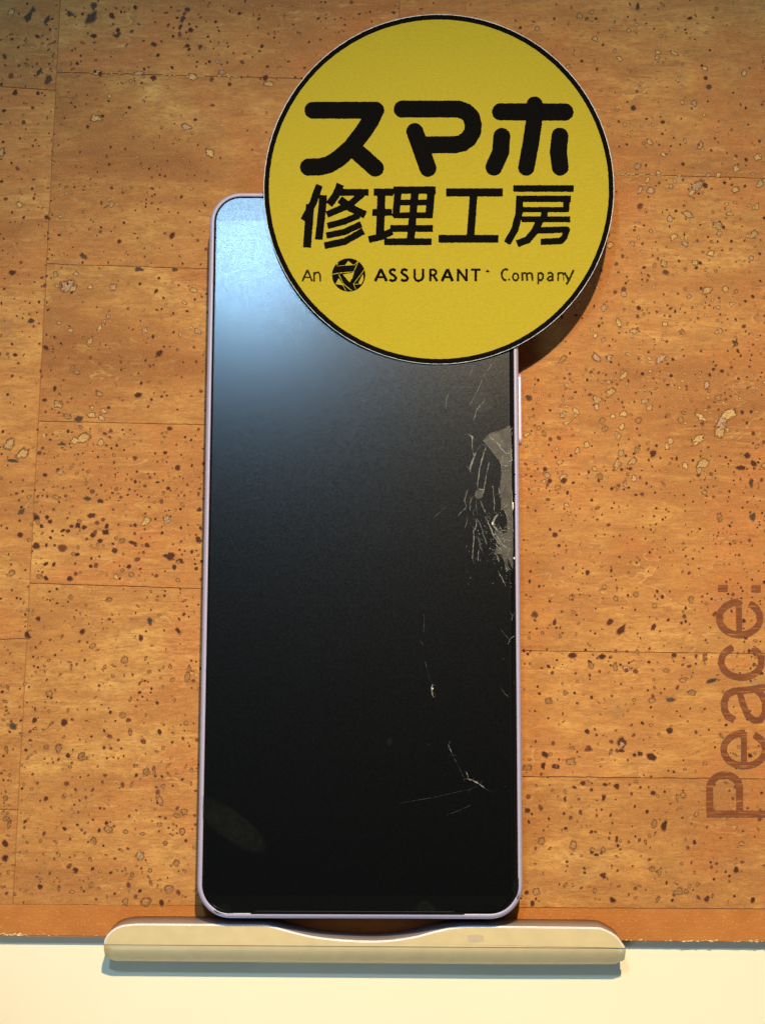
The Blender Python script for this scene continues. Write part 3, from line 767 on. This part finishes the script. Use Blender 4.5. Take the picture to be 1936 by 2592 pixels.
# cracks: polylines read off three enlargements of the photograph
def A2(p): return (1050 + p[0] / 5.5067, 880 + p[1] / 5.5067)
def A3(p): return (1050 + p[0] / 5.5067, 1150 + p[1] / 5.5067)
def A4(p): return (1000 + p[0] / 3.686, 1450 + p[1] / 3.686)
cracks = [  # converter, points, width in photograph px, bright?
    (A2, [(825, 225), (790, 320), (765, 400)], 1.2, 0), (A2, [(1080, 210), (1010, 320), (955, 400), (900, 540), (850, 640), (795, 745), (762, 812)], 1.4, 0),
    (A2, [(985, 455), (1010, 430)], 2.0, 0), (A2, [(465, 640), (440, 720), (425, 850)], 1.3, 0), (A2, [(955, 765), (915, 790), (885, 840), (850, 880), (840, 950), (800, 1030)], 2.6, 1),
    (A2, [(940, 770), (970, 765)], 3.5, 1), (A2, [(750, 1210), (795, 1240), (800, 1290)], 4.5, 1), (A2, [(797, 1270), (800, 1400), (820, 1520)], 2.0, 1), (A2, [(850, 1455), (825, 1525), (800, 1600), (760, 1710)], 2.6, 1),
    (A2, [(985, 1380), (960, 1450), (935, 1560), (905, 1660), (880, 1850)], 3.2, 1), (A2, [(1020, 1190), (1045, 1250), (1110, 1300), (1180, 1370), (1230, 1440), (1270, 1480), (1345, 1470)], 3.6, 1),
    (A2, [(1180, 1370), (1215, 1310), (1225, 1285)], 2.8, 1), (A2, [(1330, 1400), (1340, 1500), (1350, 1570), (1270, 1600)], 3.4, 1), (A2, [(1225, 1500), (1218, 1620)], 3.4, 1), (A2, [(950, 1295), (990, 1290), (1040, 1260)], 2.2, 1),
    (A2, [(1280, 1200), (1330, 1150), (1362, 1112)], 2.2, 1), (A2, [(1295, 685), (1330, 685)], 1.6, 0), (A2, [(1360, 1160), (1350, 1225)], 1.6, 0), (A2, [(930, 1330), (850, 1460)], 1.2, 0),
    (A3, [(820, 35), (790, 110), (765, 240)], 2.6, 1), (A3, [(955, 0), (905, 180), (880, 330), (872, 460)], 2.2, 1), (A3, [(1035, 110), (1000, 260), (965, 470), (945, 545)], 2.2, 1), (A3, [(870, 425), (872, 455)], 4, 1),
    (A3, [(875, 480), (960, 495), (940, 560)], 2.2, 1), (A3, [(1080, 420), (1095, 560), (1105, 680), (1100, 820)], 2.0, 1), (A3, [(1165, 460), (1180, 560)], 3.0, 1), (A3, [(735, 490), (710, 570), (690, 650), (715, 720), (690, 790)], 2.6, 0),
    (A3, [(715, 735), (640, 810), (600, 870)], 2.0, 1), (A3, [(450, 715), (330, 820), (255, 890)], 1.0, 0), (A3, [(760, 590), (780, 640), (765, 700), (768, 790)], 2.4, 0), (A3, [(815, 580), (785, 640)], 2.2, 0),
    (A3, [(850, 620), (852, 740), (870, 840)], 2.0, 0), (A3, [(905, 640), (940, 720), (965, 790), (990, 830)], 3.0, 0), (A3, [(975, 870), (1020, 950), (1050, 1020), (1090, 1120), (1150, 1220), (1200, 1290)], 3.6, 1), (A3, [(1000, 880), (1050, 880)], 3, 1),
    (A3, [(860, 900), (900, 960), (935, 1060), (960, 1150), (1000, 1260)], 3.4, 0), (A3, [(855, 930), (850, 1000), (815, 1080), (820, 1200), (805, 1320), (800, 1470)], 2.4, 1), (A3, [(870, 1120), (900, 1220), (905, 1290), (940, 1350), (960, 1400)], 2.2, 0),
    (A3, [(885, 1340), (880, 1420), (878, 1490)], 2.4, 1), (A3, [(620, 1150), (650, 1115)], 1.8, 1), (A3, [(690, 1040), (720, 960), (730, 880)], 1.6, 0), (A3, [(1160, 830), (1110, 890), (1085, 940), (1095, 1000), (1140, 1050), (1220, 1100)], 4.0, 1),
    (A3, [(1200, 770), (1260, 730), (1320, 695)], 3.0, 1), (A3, [(1240, 420), (1230, 480), (1200, 520)], 2.0, 1), (A3, [(1180, 1000), (1210, 1060), (1280, 1060)], 3.0, 1), (A3, [(1110, 1080), (1170, 1200), (1240, 1280), (1300, 1330)], 3.6, 1),
    (A3, [(1230, 1200), (1290, 1190), (1340, 1200)], 3.6, 1), (A3, [(1300, 1240), (1310, 1330), (1290, 1420)], 3.0, 1), (A3, [(1110, 1240), (1160, 1300), (1215, 1350)], 3.2, 1), (A3, [(1080, 1350), (1110, 1330)], 2.4, 1),
    (A3, [(1120, 1380), (1150, 1430), (1170, 1500)], 2.6, 1), (A3, [(1250, 1540), (1280, 1600), (1310, 1600), (1260, 1640)], 2.0, 1), (A3, [(1310, 1590), (1350, 1620)], 2.0, 1), (A3, [(810, 780), (820, 870)], 3, 0), (A3, [(700, 890), (745, 880)], 2, 0),
    (A4, [(965, 5), (1000, 60), (1028, 122)], 1.8, 1), (A4, [(1090, 210), (1100, 205)], 2, 0), (A4, [(1075, 375), (1095, 400), (1088, 450)], 2.2, 1), (A4, [(1112, 370), (1098, 400)], 1.8, 1), (A4, [(985, 530), (1060, 620)], 1.0, 0), (A4, [(1050, 668), (1065, 625), (1115, 585)], 2.0, 1),
    (A4, [(230, 625), (262, 680)], 1.4, 0), (A4, [(272, 380), (265, 560)], 0.9, 0), (A4, [(282, 830), (292, 880)], 2.2, 1), (A4, [(345, 1040), (340, 1085), (345, 1130), (355, 1160)], 2.4, 1), (A4, [(345, 1130), (365, 1168)], 1.8, 1), (A4, [(355, 1100), (385, 1150)], 1.2, 0),
    (A4, [(295, 890), (330, 1020)], 0.9, 0), (A4, [(905, 805), (920, 795)], 1.6, 0), (A4, [(1005, 808), (1015, 798)], 2.2, 0), (A4, [(980, 1065), (1020, 1125), (1060, 1160)], 1.6, 0), (A4, [(495, 1605), (525, 1675)], 2.4, 1), (A4, [(530, 1690), (580, 1790), (640, 1910)], 1.4, 0),
    (A4, [(640, 1925), (675, 1922), (720, 1935), (780, 1970), (830, 2005)], 2.8, 1), (A4, [(830, 2005), (900, 2050)], 1.2, 0), (A4, [(660, 1855), (680, 1900), (670, 1925)], 2.0, 1), (A4, [(672, 2035), (705, 2025)], 4.0, 0), (A4, [(770, 1990), (700, 2015), (560, 2050), (330, 2100), (40, 2150)], 0.9, 0),
    (A4, [(710, 2165), (600, 2215), (480, 2260)], 0.8, 0), (A4, [(290, 1595), (325, 1610)], 1.2, 0), (A4, [(360, 1800), (375, 1812)], 1.2, 0), (A4, [(1010, 2002), (1040, 1988)], 1.4, 0), (A4, [(1105, 1015), (1112, 1040)], 1.4, 0),
]
bright = ([], []); dim = ([], [])
seg_r = random.Random(11)
def ribbon(store, pts, wd, z):
    fine = []
    for a, b_ in zip(pts, pts[1:]):
        L = math.hypot(b_[0] - a[0], b_[1] - a[1]); n = max(1, int(L / 0.45))
        for q in range(n):
            f = q / n; fine.append((a[0] + (b_[0] - a[0]) * f, a[1] + (b_[1] - a[1]) * f))
    fine.append(pts[-1])
    vs, fs = store
    i0 = len(vs); n = len(fine)
    for q, p in enumerate(fine):
        a = fine[max(0, q - 1)]; b_ = fine[min(n - 1, q + 1)]
        dx, dy = b_[0] - a[0], b_[1] - a[1]; L = math.hypot(dx, dy) or 1e-6
        nx, ny = -dy / L, dx / L
        j = seg_r.gauss(0, 0.14) * wd if 0 < q < n - 1 else 0
        h = wd * 0.5 * seg_r.uniform(0.15, 1.25)
        if q in (0, n - 1): h *= 0.3
        for s in (-1, 1): vs.append((p[0] + nx * (j + s * h), p[1] + ny * (j + s * h), z))
    for q in range(n - 1):
        a = i0 + 2 * q
        fs.append((a, a + 2, a + 3, a + 1))
zc = 7.99
for k, (f, pts, wd, br) in enumerate(cracks):
    P = [PL(*f(p), 7.99) for p in pts]
    zc += 0.0007
    ribbon(bright if br else dim, P, wd / 12.2, zc)
    # branching splinters
    if br and wd > 2.3:
        for q in range(5):
            p = seg_r.choice(P); a = seg_r.uniform(0, 2 * math.pi); L = seg_r.uniform(0.25, 0.9)
            zc += 0.0004
            ribbon(dim, [p, (p[0] + math.cos(a) * L * .5, p[1] + math.sin(a) * L), (p[0] + math.cos(a + .3) * L * 1.3, p[1] + math.sin(a + .2) * L * 1.5)], 0.09, zc)
shards = [
    (A2, [(1055, 1190), (1150, 1170), (1240, 1135), (1325, 1085), (1340, 1200), (1345, 1400), (1345, 1652), (1215, 1652), (1180, 1580), (1110, 1500), (1060, 1430), (950, 1300), (1010, 1220)]),
    (A3, [(1110, 10), (1160, 60), (1200, 150), (1206, 260), (1185, 450), (1200, 640), (1195, 780), (1240, 765), (1280, 870), (1285, 960), (1290, 1080), (1230, 1110), (1150, 1050), (1100, 1080), (1150, 1200), (1210, 1300), (1130, 1300), (1110, 1380), (1210, 1385), (1250, 1520), (1290, 1570), (1300, 1440), (1340, 1560), (1360, 1610), (1362, 1100), (1350, 500), (1345, 12)]),
    (A3, [(860, 490), (945, 500), (935, 600), (880, 625), (838, 600), (845, 520)]),
]
for f, pts in shards:
    P = [PL(*f(p), 7.99) for p in pts]
    for a, b_ in zip(P, P[1:]):
        if seg_r.random() < 0.6 and math.hypot(a[0] - b_[0], a[1] - b_[1]) < 12:
            zc += 0.0004; ribbon(dim if seg_r.random() < .5 else bright, [a, b_], 0.13, zc)
fix = lambda s: (s[0], s[1])
pobj('crack_lines', *fix(bright), M_crack, screen)
pobj('faint_cracks', *fix(dim), M_crack_dim, screen)
# crumbs of crushed glass in the worst spot and along the right rim
cv = []; cf = []
for k in range(300):
    u = seg_r.random()
    if u < 0.42: px, py = seg_r.gauss(1268, 13), seg_r.gauss(1375, 38)
    elif u < 0.75: px, py = seg_r.gauss(1225, 20), seg_r.gauss(1345, 48)
    else: px, py = seg_r.gauss(1288, 6), seg_r.uniform(1120, 1500)
    if px > 1296: continue
    x, y = PL(px, py, 7.99); s = seg_r.uniform(0.03, 0.13); zz = 8.02 + seg_r.random() * 0.03
    i0 = len(cv); a0 = seg_r.uniform(0, 6)
    for q in range(3):
        a = a0 + q * 2.1 + seg_r.uniform(-.4, .4); cv.append((x + math.cos(a) * s, y + math.sin(a) * s * 1.5, zz + seg_r.uniform(0, .06)))
    cf.append((i0, i0 + 1, i0 + 2))
o = pobj('crushed_glass_crumbs', cv, cf, M_crack, screen); o['kind'] = 'stuff'
for k, (f, pts) in enumerate(shards):
    P = [PL(*f(p), 7.97) for p in pts]
    ccw = sum((b_[0] - a[0]) * (b_[1] + a[1]) for a, b_ in zip(P, P[1:] + P[:1])) < 0
    if not ccw: P.reverse()
    z = 7.952 + 0.006 * k
    vs = [(x, y, 7.94) for x, y in P] + [(x, y, z + 0.012) for x, y in P]
    n = len(P)
    fs = [tuple(range(n, 2 * n))] + [(i, (i + 1) % n, n + (i + 1) % n, n + i) for i in range(n)]
    pobj('glass_shard', vs, fs, M_shard, screen)
# round mark, smudges
def blob_poly(f, cx, cy, rx, ry, ang, n=30, jag=0.02):
    out = []
    for q in range(n):
        th = 2 * math.pi * q / n; r = 1 + seg_r.uniform(-jag, jag)
        x = math.cos(th) * rx * r; y = math.sin(th) * ry * r
        out.append(PL(*f((cx + x * math.cos(ang) - y * math.sin(ang), cy + x * math.sin(ang) + y * math.cos(ang))), 7.96))
    return out
def ident(p): return p
def smudge(P, z, m=M_smudge):
    if sum((b_[0] - a[0]) * (b_[1] + a[1]) for a, b_ in zip(P, P[1:] + P[:1])) > 0: P = list(reversed(P))
    n = len(P); cx = sum(p[0] for p in P) / n; cy = sum(p[1] for p in P) / n
    vs = []; fd = []
    for sc_, al in ((1.04, 0.0), (0.95, 0.55), (0.84, 0.9), (0.4, 1.0)):
        vs += [(cx + (x - cx) * sc_, cy + (y - cy) * sc_, z) for x, y in P]; fd += [al] * n
    fs = [(a * n + i, a * n + (i + 1) % n, (a + 1) * n + (i + 1) % n, (a + 1) * n + i) for a in range(3) for i in range(n)] + [tuple(range(3 * n, 4 * n))]
    o = pobj('smudge', vs, fs, m, screen)
    at = o.data.attributes.new('fade', 'FLOAT', 'POINT')
    at.data.foreach_set('value', fd)
smudge(blob_poly(ident, 1223, 1018, 29, 28, 0), 7.957)
B5 = lambda p: (480 + p[0] / 3.9333, 1950 + p[1] / 3.9333)
smudge([PL(*B5(p), 7.96) for p in [(125, 260), (200, 260), (320, 310), (450, 390), (580, 490), (690, 600), (750, 680), (772, 750), (760, 800), (720, 828), (640, 820), (520, 780), (380, 700), (260, 620), (160, 530), (128, 470)]], 7.9585)
smudge([PL(*B5(p), 7.96) for p in [(240, 1400), (280, 1340), (350, 1315), (400, 1340), (430, 1400), (440, 1428), (330, 1432), (270, 1425)]], 7.958)
B8 = lambda p: (900 + p[0] / 3.304, 2050 + p[1] / 3.304)
smudge([PL(*B8(p), 7.96) for p in [(465, 852), (500, 800), (540, 765), (575, 752), (620, 770), (665, 810), (700, 855), (580, 852)]], 7.9587)
smudge([PL(*B8(p), 7.96) for p in [(1366, 560), (1320, 590), (1300, 650), (1320, 710), (1350, 750), (1362, 740), (1368, 650)]], 7.958)
smudge(blob_poly(ident, 986, 1878, 7, 12, 0.2), 7.958)
# bright chips on the right rim
for (px, py, a, b_) in ((1297.5, 1281, 2.0, 10), (1301, 1413, 2.2, 3), (1095, 1743, 1.5, 2.4), (1246, 1325, 2.0, 4)):
    P = []
    for q in range(8):
        th = 2 * math.pi * q / 8
        P.append(PL(px + math.cos(th) * a, py - math.sin(th) * b_, 8.02))
    pobj('glass_chip', [(x, y, 8.03 + (0.05 if q % 2 else 0)) for q, (x, y) in enumerate(P)], [tuple(range(8))] if sum((d[0] - c[0]) * (d[1] + c[1]) for c, d in zip(P, P[1:] + P[:1])) < 0 else [tuple(reversed(range(8)))], M_chip, screen)
# scratches through the anodising at the lower right corner
for (px, py, r) in ((1318, 2274, 2.6), (1321, 2268, 1.6), (1303, 1201, 1.6), (1304, 1252, 1.5)):
    x, y = PL(px, py, 7.9)
    pobj('frame_nick', [(x + math.cos(q) * r / 12.2, y + math.sin(q) * r / 12.2, 7.99) for q in range(6)], [tuple(range(6))], M_gap)

# ------------------------------------------------------------------ stand
ZS1 = 7.6; ZS0 = 2.9             # front and back of the ledge plate
sorg = U(920, 2438, ZS1)
stand = empty('phone_stand', (sorg[0], sorg[1], ZS0), 'champagne metal phone stand with a dipped ledge below the phone', 'phone stand')
def su(px, py, z=ZS1):
    x, y = U(px, py, z); return (x, y)
def smooth_line(pts, n=6):
    out = []
    P = [pts[0]] + pts + [pts[-1]]
    for i in range(1, len(P) - 2):
        for q in range(n):
            tt = q / n
            out.append(tuple(0.5 * ((2 * P[i][d]) + (-P[i - 1][d] + P[i + 1][d]) * tt + (2 * P[i - 1][d] - 5 * P[i][d] + 4 * P[i + 1][d] - P[i + 2][d]) * tt ** 2 + (-P[i - 1][d] + 3 * P[i][d] - 3 * P[i + 1][d] + P[i + 2][d]) * tt ** 3) for d in (0, 1)))
    out.append(pts[-1])
    return out
rim = smooth_line([(263, 2390), (267, 2374), (281, 2357), (303, 2344), (337, 2338.5), (400, 2338), (560, 2339), (660, 2340), (690, 2344.5), (740, 2358), (800, 2371), (879, 2379), (968, 2380.5), (1044, 2371), (1103, 2356), (1150, 2346.5),
                   (1200, 2343.5), (1350, 2345), (1500, 2347), (1530, 2352), (1560, 2369), (1577, 2391), (1582.5, 2398)])
rimw = [su(*p) for p in rim]                  # left to right along the top of the upper plate
creL = su(263, 2390.5); creR = su(1583, 2398.5)
outline = [su(*p) for p in rim]
ccwo = [outline[0]] + [] 
upper = list(reversed(outline))               # right -> left along the top = counter-clockwise with bottom edge left -> right
poly = upper                                   # closing edge is the crease
n = len(poly)
CH = 0.36
def inset(poly, d):
    out = []
    n = len(poly)
    for i in range(n):
        a, b_, c = poly[i - 1], poly[i], poly[(i + 1) % n]
        if i == 0: a = (b_[0], b_[1] - 1)
        if i == n - 1: c = (b_[0], b_[1] - 1)
        e1 = Vector((b_[0] - a[0], b_[1] - a[1])); e2 = Vector((c[0] - b_[0], c[1] - b_[1]))
        if e1.length < 1e-9: e1 = e2
        if e2.length < 1e-9: e2 = e1
        e1.normalize(); e2.normalize()
        nn = Vector((-(e1.y + e2.y), e1.x + e2.x)); nn.normalize()
        out.append((b_[0] + nn.x * d, b_[1] + nn.y * d))
    return out
inner = inset(poly, CH)
# face of the upper plate
vs = [(x, y, ZS1) for x, y in inner]
obj('ledge_face', vs, [tuple(range(n))], M_stand, stand)
# polished chamfer
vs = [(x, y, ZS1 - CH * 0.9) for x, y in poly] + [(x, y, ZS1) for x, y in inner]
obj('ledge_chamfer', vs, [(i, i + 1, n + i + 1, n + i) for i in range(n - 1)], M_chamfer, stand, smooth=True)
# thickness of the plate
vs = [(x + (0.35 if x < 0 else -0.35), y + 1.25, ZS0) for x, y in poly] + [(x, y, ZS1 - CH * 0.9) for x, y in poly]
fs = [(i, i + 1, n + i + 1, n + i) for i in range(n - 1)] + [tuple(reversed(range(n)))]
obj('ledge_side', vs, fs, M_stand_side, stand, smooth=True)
# lower lip: rolled strip under the crease
secs = [(0.0, -0.02), (0.10, -0.20), (0.45, -0.24), (0.60, -0.26), (1.2, -0.55), (2.3, -1.5), (3.0, -2.6), (3.3, -3.3), (3.4, -4.0), (3.4, -4.7)]
vs = []; fs = []
m = 60
for k in range(m + 1):
    f = k / m
    px = 263 + (1583 - 263) * f
    top = 2390.5 + 8 * f
    hgt = (2432 + 8.5 * min(1, f * 1.3)) - top
    # rounded lower corners
    e = min(px - 263, 1583 - px); rr = 11.0
    cut = 0
    if e < rr: cut = (rr - math.sqrt(max(0, rr * rr - (rr - e) ** 2))) * 0.85
    hh = (hgt - cut) / 12.2
    x, y = su(px, top)
    for (dy, dz) in secs:
        vs.append((x, y - dy / 3.4 * hh, ZS1 + dz))
ns = len(secs)
for k in range(m):
    for q in range(ns - 1):
        a = k * ns + q; b_ = (k + 1) * ns + q
        fs.append((a, a + 1, b_ + 1, b_))
fs.append(tuple(range(ns))); fs.append(tuple(reversed(range(m * ns, m * ns + ns))))
obj('lower_lip', vs, fs, M_stand, stand, smooth=True)
# hidden foot plate that carries ledge and phone
x0, y0 = su(640, 2400, ZS0); x1, _ = su(1200, 2400, ZS0)
vs, fs = slab([(x0, y0 - 1.5), (x1, y0 - 1.5), (x1, y0 + 2.0), (x0, y0 + 2.0)], 0.02, ZS0 + 0.3)
obj('foot', vs, fs, M_stand_side, stand)
# patch of worn finish
x, y = su(1203, 2375)
P = [(x + dx / 12.2, y + dy / 12.2, ZS1 + 0.01) for dx, dy in ((-17, -9), (-6, -11), (8, -9), (20, -7), (19, 6), (8, 9), (-5, 8), (-18, 7))]
M_worn = simple('worn_finish', (0.52, 0.43, 0.26), 0.6, 0.0, var=0.06, vs=1)
obj('worn_patch', P, [tuple(range(8))], M_worn, stand)

# ------------------------------------------------------------------ round sign
ZD = 13.6; KD = 1 / 1250.0; APEX = 20.0
dcx, dcy = U(1110.5, 479, ZD)
def dz_(y, x=0): return ZD - KD * (y - dcy - APEX) ** 2
def DU(px, py, lift=0.0):
    z = ZD
    for _ in range(5):
        x, y = U(px, py, z + lift)
        z = dz_(y)
    x, y = U(px, py, z + lift)
    return (x, y, z + lift)
sign = empty('round_sign', (dcx, dcy, ZD), 'round yellow paper sign with black border and Japanese lettering overlapping the top of the phone', 'sign')
def polar(rlist, lift, thick=None, nseg=160, jag=0.0):
    vs = []; fs = []
    jj = [1 + rnd.uniform(-jag, jag) for _ in range(nseg)]
    for r in rlist:
        for q in range(nseg):
            th = 2 * math.pi * q / nseg
            rr = r * (jj[q] if r > 100 else 1)
            vs.append(DU(1110.5 + math.cos(th) * rr, 479 - math.sin(th) * rr, lift))
    for k in range(len(rlist) - 1):
        for q in range(nseg):
            j = (q + 1) % nseg; a = k * nseg
            fs.append((a + q, a + nseg + q, a + nseg + j, a + j))
    return vs, fs
rl = [0.5] + [k * 443.0 / 14 for k in range(1, 15)]
top_v, top_f = polar(rl, 0.0)
bot_v, bot_f = polar(rl, -0.45)
nv = len(top_v); ns_ = 160; last = (len(rl) - 1) * ns_
fs = top_f + [tuple(reversed([i + nv for i in f])) for f in bot_f]
fs += [(last + q, nv + last + q, nv + last + (q + 1) % ns_, last + (q + 1) % ns_) for q in range(ns_)]
fs += [tuple(range(ns_))]
obj('card', top_v + bot_v, fs, M_card, sign, smooth=False, origin=Vector((dcx, dcy, ZD)))
vs, fs = polar([0.5] + [k * 433.0 / 14 for k in range(1, 15)], 0.03)
fs.append(tuple(range(160)))
obj('yellow_face', vs, fs, M_yellow, sign, smooth=True, origin=Vector((dcx, dcy, ZD)))
vs, fs = polar([429.5, 441.5], 0.06, nseg=400, jag=0.0008)
obj('black_border', vs, fs, M_black, sign, origin=Vector((dcx, dcy, ZD)))
def K1(p): return (640 + p[0] / 1.7208, p[1] / 1.7208)
def K3(p): return (740 + p[0] / 2.2324, 640 + p[1] / 2.2324)
R_ = 'round'; F_ = 'flat'
chars = [
    [([(262, 480), (535, 480)], 37, R_), ([(533, 482), (510, 530), (480, 575), (430, 640), (375, 690), (330, 718), (290, 727), (243, 728)], 37.5, R_), ([(430, 640), (533, 732)], 37.5, R_)],
    [([(650, 475), (895, 475), (928, 487), (950, 508), (959, 540), (957, 572), (940, 603), (912, 623), (880, 630), (750, 631)], 37, R_), ([(705, 573), (762, 733)], 37, R_)],
    [([(1078, 487), (1358, 488)], 37.5, R_), ([(1226, 456), (1222, 540), (1210, 620), (1190, 729)], 36, R_), ([(1083, 594), (1079, 660), (1049, 728)], 37, R_), ([(1336, 593), (1329, 660), (1337, 728)], 37, R_)],
    # shuu
    [([(290, 806), (262, 885), (222, 960)], 16, F_), ([(250, 890), (236, 1078)], 18, F_), ([(306, 850), (303, 900), (287, 1044)], 17, F_), ([(382, 802), (362, 850), (332, 892)], 17, F_),
     ([(375, 838), (504, 838)], 15, F_), ([(476, 845), (420, 893), (322, 935)], 15, F_), ([(378, 868), (425, 905), (490, 936)], 17, F_),
     ([(325, 984), (400, 964), (462, 938)], 14, F_), ([(320, 1026), (400, 1010), (472, 976)], 14, F_), ([(312, 1070), (400, 1052), (482, 1006)], 15, F_)],
    # ri
    [([(526, 837), (612, 837)], 16, F_), ([(520, 925), (606, 925)], 15, F_), ([(504, 1044), (560, 1030), (606, 1008)], 15, F_), ([(560, 838), (553, 1032)], 18, F_),
     ([(612, 828), (796, 828)], 16, F_), ([(777, 820), (766, 950)], 17, F_), ([(634, 820), (622, 945)], 16, F_), ([(618, 882), (772, 882)], 12.5, F_), ([(612, 938), (774, 938)], 13, F_),
     ([(706, 828), (686, 1055)], 17, F_), ([(598, 995), (784, 995)], 15, F_), ([(572, 1053), (778, 1053)], 15, F_)],
    # kou
    [([(841, 838), (1088, 838)], 18, F_), ([(961, 845), (946, 1042)], 17, F_), ([(808, 1040), (1069, 1040)], 17, F_)],
    # bou
    [([(1133, 821), (1397, 821)], 14.5, F_), ([(1146, 866), (1384, 866)], 14, F_), ([(1366, 860), (1362, 922)], 14.5, F_), ([(1162, 913), (1374, 913)], 11.5, F_),
     ([(1161, 862), (1158, 930), (1140, 1000), (1106, 1060)], 16, F_), ([(1270, 905), (1266, 965)], 15, F_), ([(1168, 955), (1381, 955)], 13, F_),
     ([(1252, 955), (1225, 1010), (1195, 1045), (1150, 1062)], 16, F_), ([(1218, 1004), (1366, 1000), (1356, 1032), (1340, 1050), (1252, 1053)], 14, F_)],
]
for st in chars:
    v2, f2 = ink_mesh(conv(st, K1, 1.7208), 1.6, 0.5)
    obj('printed_character', [DU(x, y, 0.06) for x, y in v2], f2, M_black, sign, origin=Vector((dcx, dcy, ZD)))
def S_(dx): return ([(584 + dx, 100), (568 + dx, 93), (554 + dx, 98), (551 + dx, 110), (560 + dx, 120), (576 + dx, 129), (586 + dx, 142), (580 + dx, 154), (564 + dx, 158), (548 + dx, 151)], 7.4, F_)
def A_(x0, x1, xm, hw=8.2): return [([(x0, 160), (xm, 91)], hw, F_), ([(xm, 91), (x1, 160)], hw, F_), ([(x0 + 13, 137), (x1 - 13, 137)], hw * .8, F_)]
small = [
    (M_faded, [([(56, 160), (86, 96)], 5.6, F_), ([(86, 96), (112, 160)], 5, F_), ([(70, 138), (102, 138)], 4, F_)]),
    (M_faded, [([(123, 162), (123, 108)], 5, F_), ([(123, 124), (133, 111), (147, 110), (157, 122), (158, 162)], 5, F_)]),
    (M_black, A_(468, 532, 500)), (M_black, [S_(0)]), (M_black, [S_(66)]),
    (M_black, [([(690, 90), (690, 138), (698, 154), (714, 159), (731, 151), (738, 136), (738, 90)], 6.8, F_)]),
    (M_black, [([(779, 160), (779, 90)], 7, F_), ([(779, 95), (800, 95), (812, 104), (810, 118), (797, 126), (780, 127)], 6.2, F_), ([(795, 124), (818, 160)], 7, F_)]),
    (M_black, A_(844, 904, 876)), (M_black, [([(935, 160), (935, 90)], 6.8, F_), ([(935, 94), (983, 156)], 6.8, F_), ([(983, 160), (983, 90)], 6.8, F_)]),
    (M_black, [([(1008, 95), (1062, 95)], 6.5, F_), ([(1035, 95), (1035, 160)], 7, F_)]), (M_black, [([(1092, 106), (1112, 106)], 4, F_), ([(1100, 94), (1104, 106)], 3.5, F_)]),
    (M_faded, [([(1218, 98), (1204, 91), (1190, 98), (1181, 116), (1183, 136), (1195, 152), (1208, 155)], 6, F_), ([(1218, 150), (1228, 150)], 5, F_)]),
    (M_faded, [(arc(1260, 136, 16, 20, 0, 360, 18), 5.4, F_)]),
    (M_faded, [([(1298, 158), (1298, 110)], 6, F_), ([(1298, 120), (1310, 113), (1322, 118), (1326, 158)], 5.6, F_), ([(1326, 120), (1340, 113), (1352, 119), (1356, 158)], 5.6, F_)]),
    (M_faded, [([(1388, 176), (1388, 110)], 5.4, F_), ([(1388, 118), (1402, 112), (1414, 122), (1415, 142), (1404, 156), (1390, 152)], 5.6, F_)]),
    (M_faded, [([(1440, 118), (1455, 111), (1468, 118), (1470, 160)], 6, F_), ([(1470, 132), (1448, 136), (1440, 148), (1450, 158), (1468, 152)], 5.4, F_)]),
    (M_faded, [([(1500, 160), (1500, 110)], 4.6, F_), ([(1500, 120), (1512, 112), (1526, 114), (1531, 126)], 5.4, F_), ([(1531, 122), (1531, 158)], 2.2, F_)]),
    (M_faded, [([(1536, 110), (1560, 156)], 5.8, F_), ([(1588, 96), (1560, 156), (1546, 178)], 6.0, F_)]),
]
for m_, st in small:
    v2, f2 = ink_mesh(conv(st, K3, 2.2324), 0.8, 0.45 if m_ is M_faded else 0.3)
    obj('printed_letter', [DU(x, y, 0.06) for x, y in v2], f2, m_, sign, origin=Vector((dcx, dcy, ZD)))
# ring emblem between the two words: dark disc cut by pale lines
emb = [([(318, 125), (318.5, 125)], 94, R_)]
tri = [([(250, 74), (352, 67)], 1.6, F_), ([(226, 121), (262, 114), (348, 107)], 2.0, F_), ([(352, 67), (370, 48)], 1.6, F_), ([(372, 52), (345, 108), (330, 150)], 1.8, F_), ([(262, 120), (286, 172), (325, 206), (340, 214)], 2.0, F_),
       ([(245, 176), (285, 180), (302, 214)], 1.8, F_), ([(408, 92), (380, 130), (345, 176)], 1.8, F_), ([(345, 176), (358, 204)], 1.8, F_), ([(345, 178), (392, 174)], 1.8, F_)]
def holes(X, Y, F):
    for T in ([(298, 68), (316, 44), (342, 66)], [(284, 121), (348, 111), (340, 140), (323, 166)], [(244, 176), (262, 142), (286, 180)], [(372, 172), (399, 118), (402, 150), (392, 172)], [(246, 60), (262, 56), (250, 72)]):
        T = [K3(p) for p in T]
        d = np.full(X.shape, -1e9)
        area = sum((b_[0] - a[0]) * (b_[1] + a[1]) for a, b_ in zip(T, T[1:] + T[:1]))
        s = 1 if area < 0 else -1
        for a, b_ in zip(T, T[1:] + T[:1]):
            ex, ey = b_[0] - a[0], b_[1] - a[1]; L = math.hypot(ex, ey)
            d = np.maximum(d, s * ((X - a[0]) * ey - (Y - a[1]) * ex) / L)
        F = np.maximum(F, -d)
    return F
v2, f2 = ink_mesh(conv(emb, K3, 2.2324), 0.8, 0.25, cut=conv(tri, K3, 2.2324), extra=holes)
obj('printed_emblem', [DU(x, y, 0.06) for x, y in v2], f2, M_black, sign, origin=Vector((dcx, dcy, ZD)))
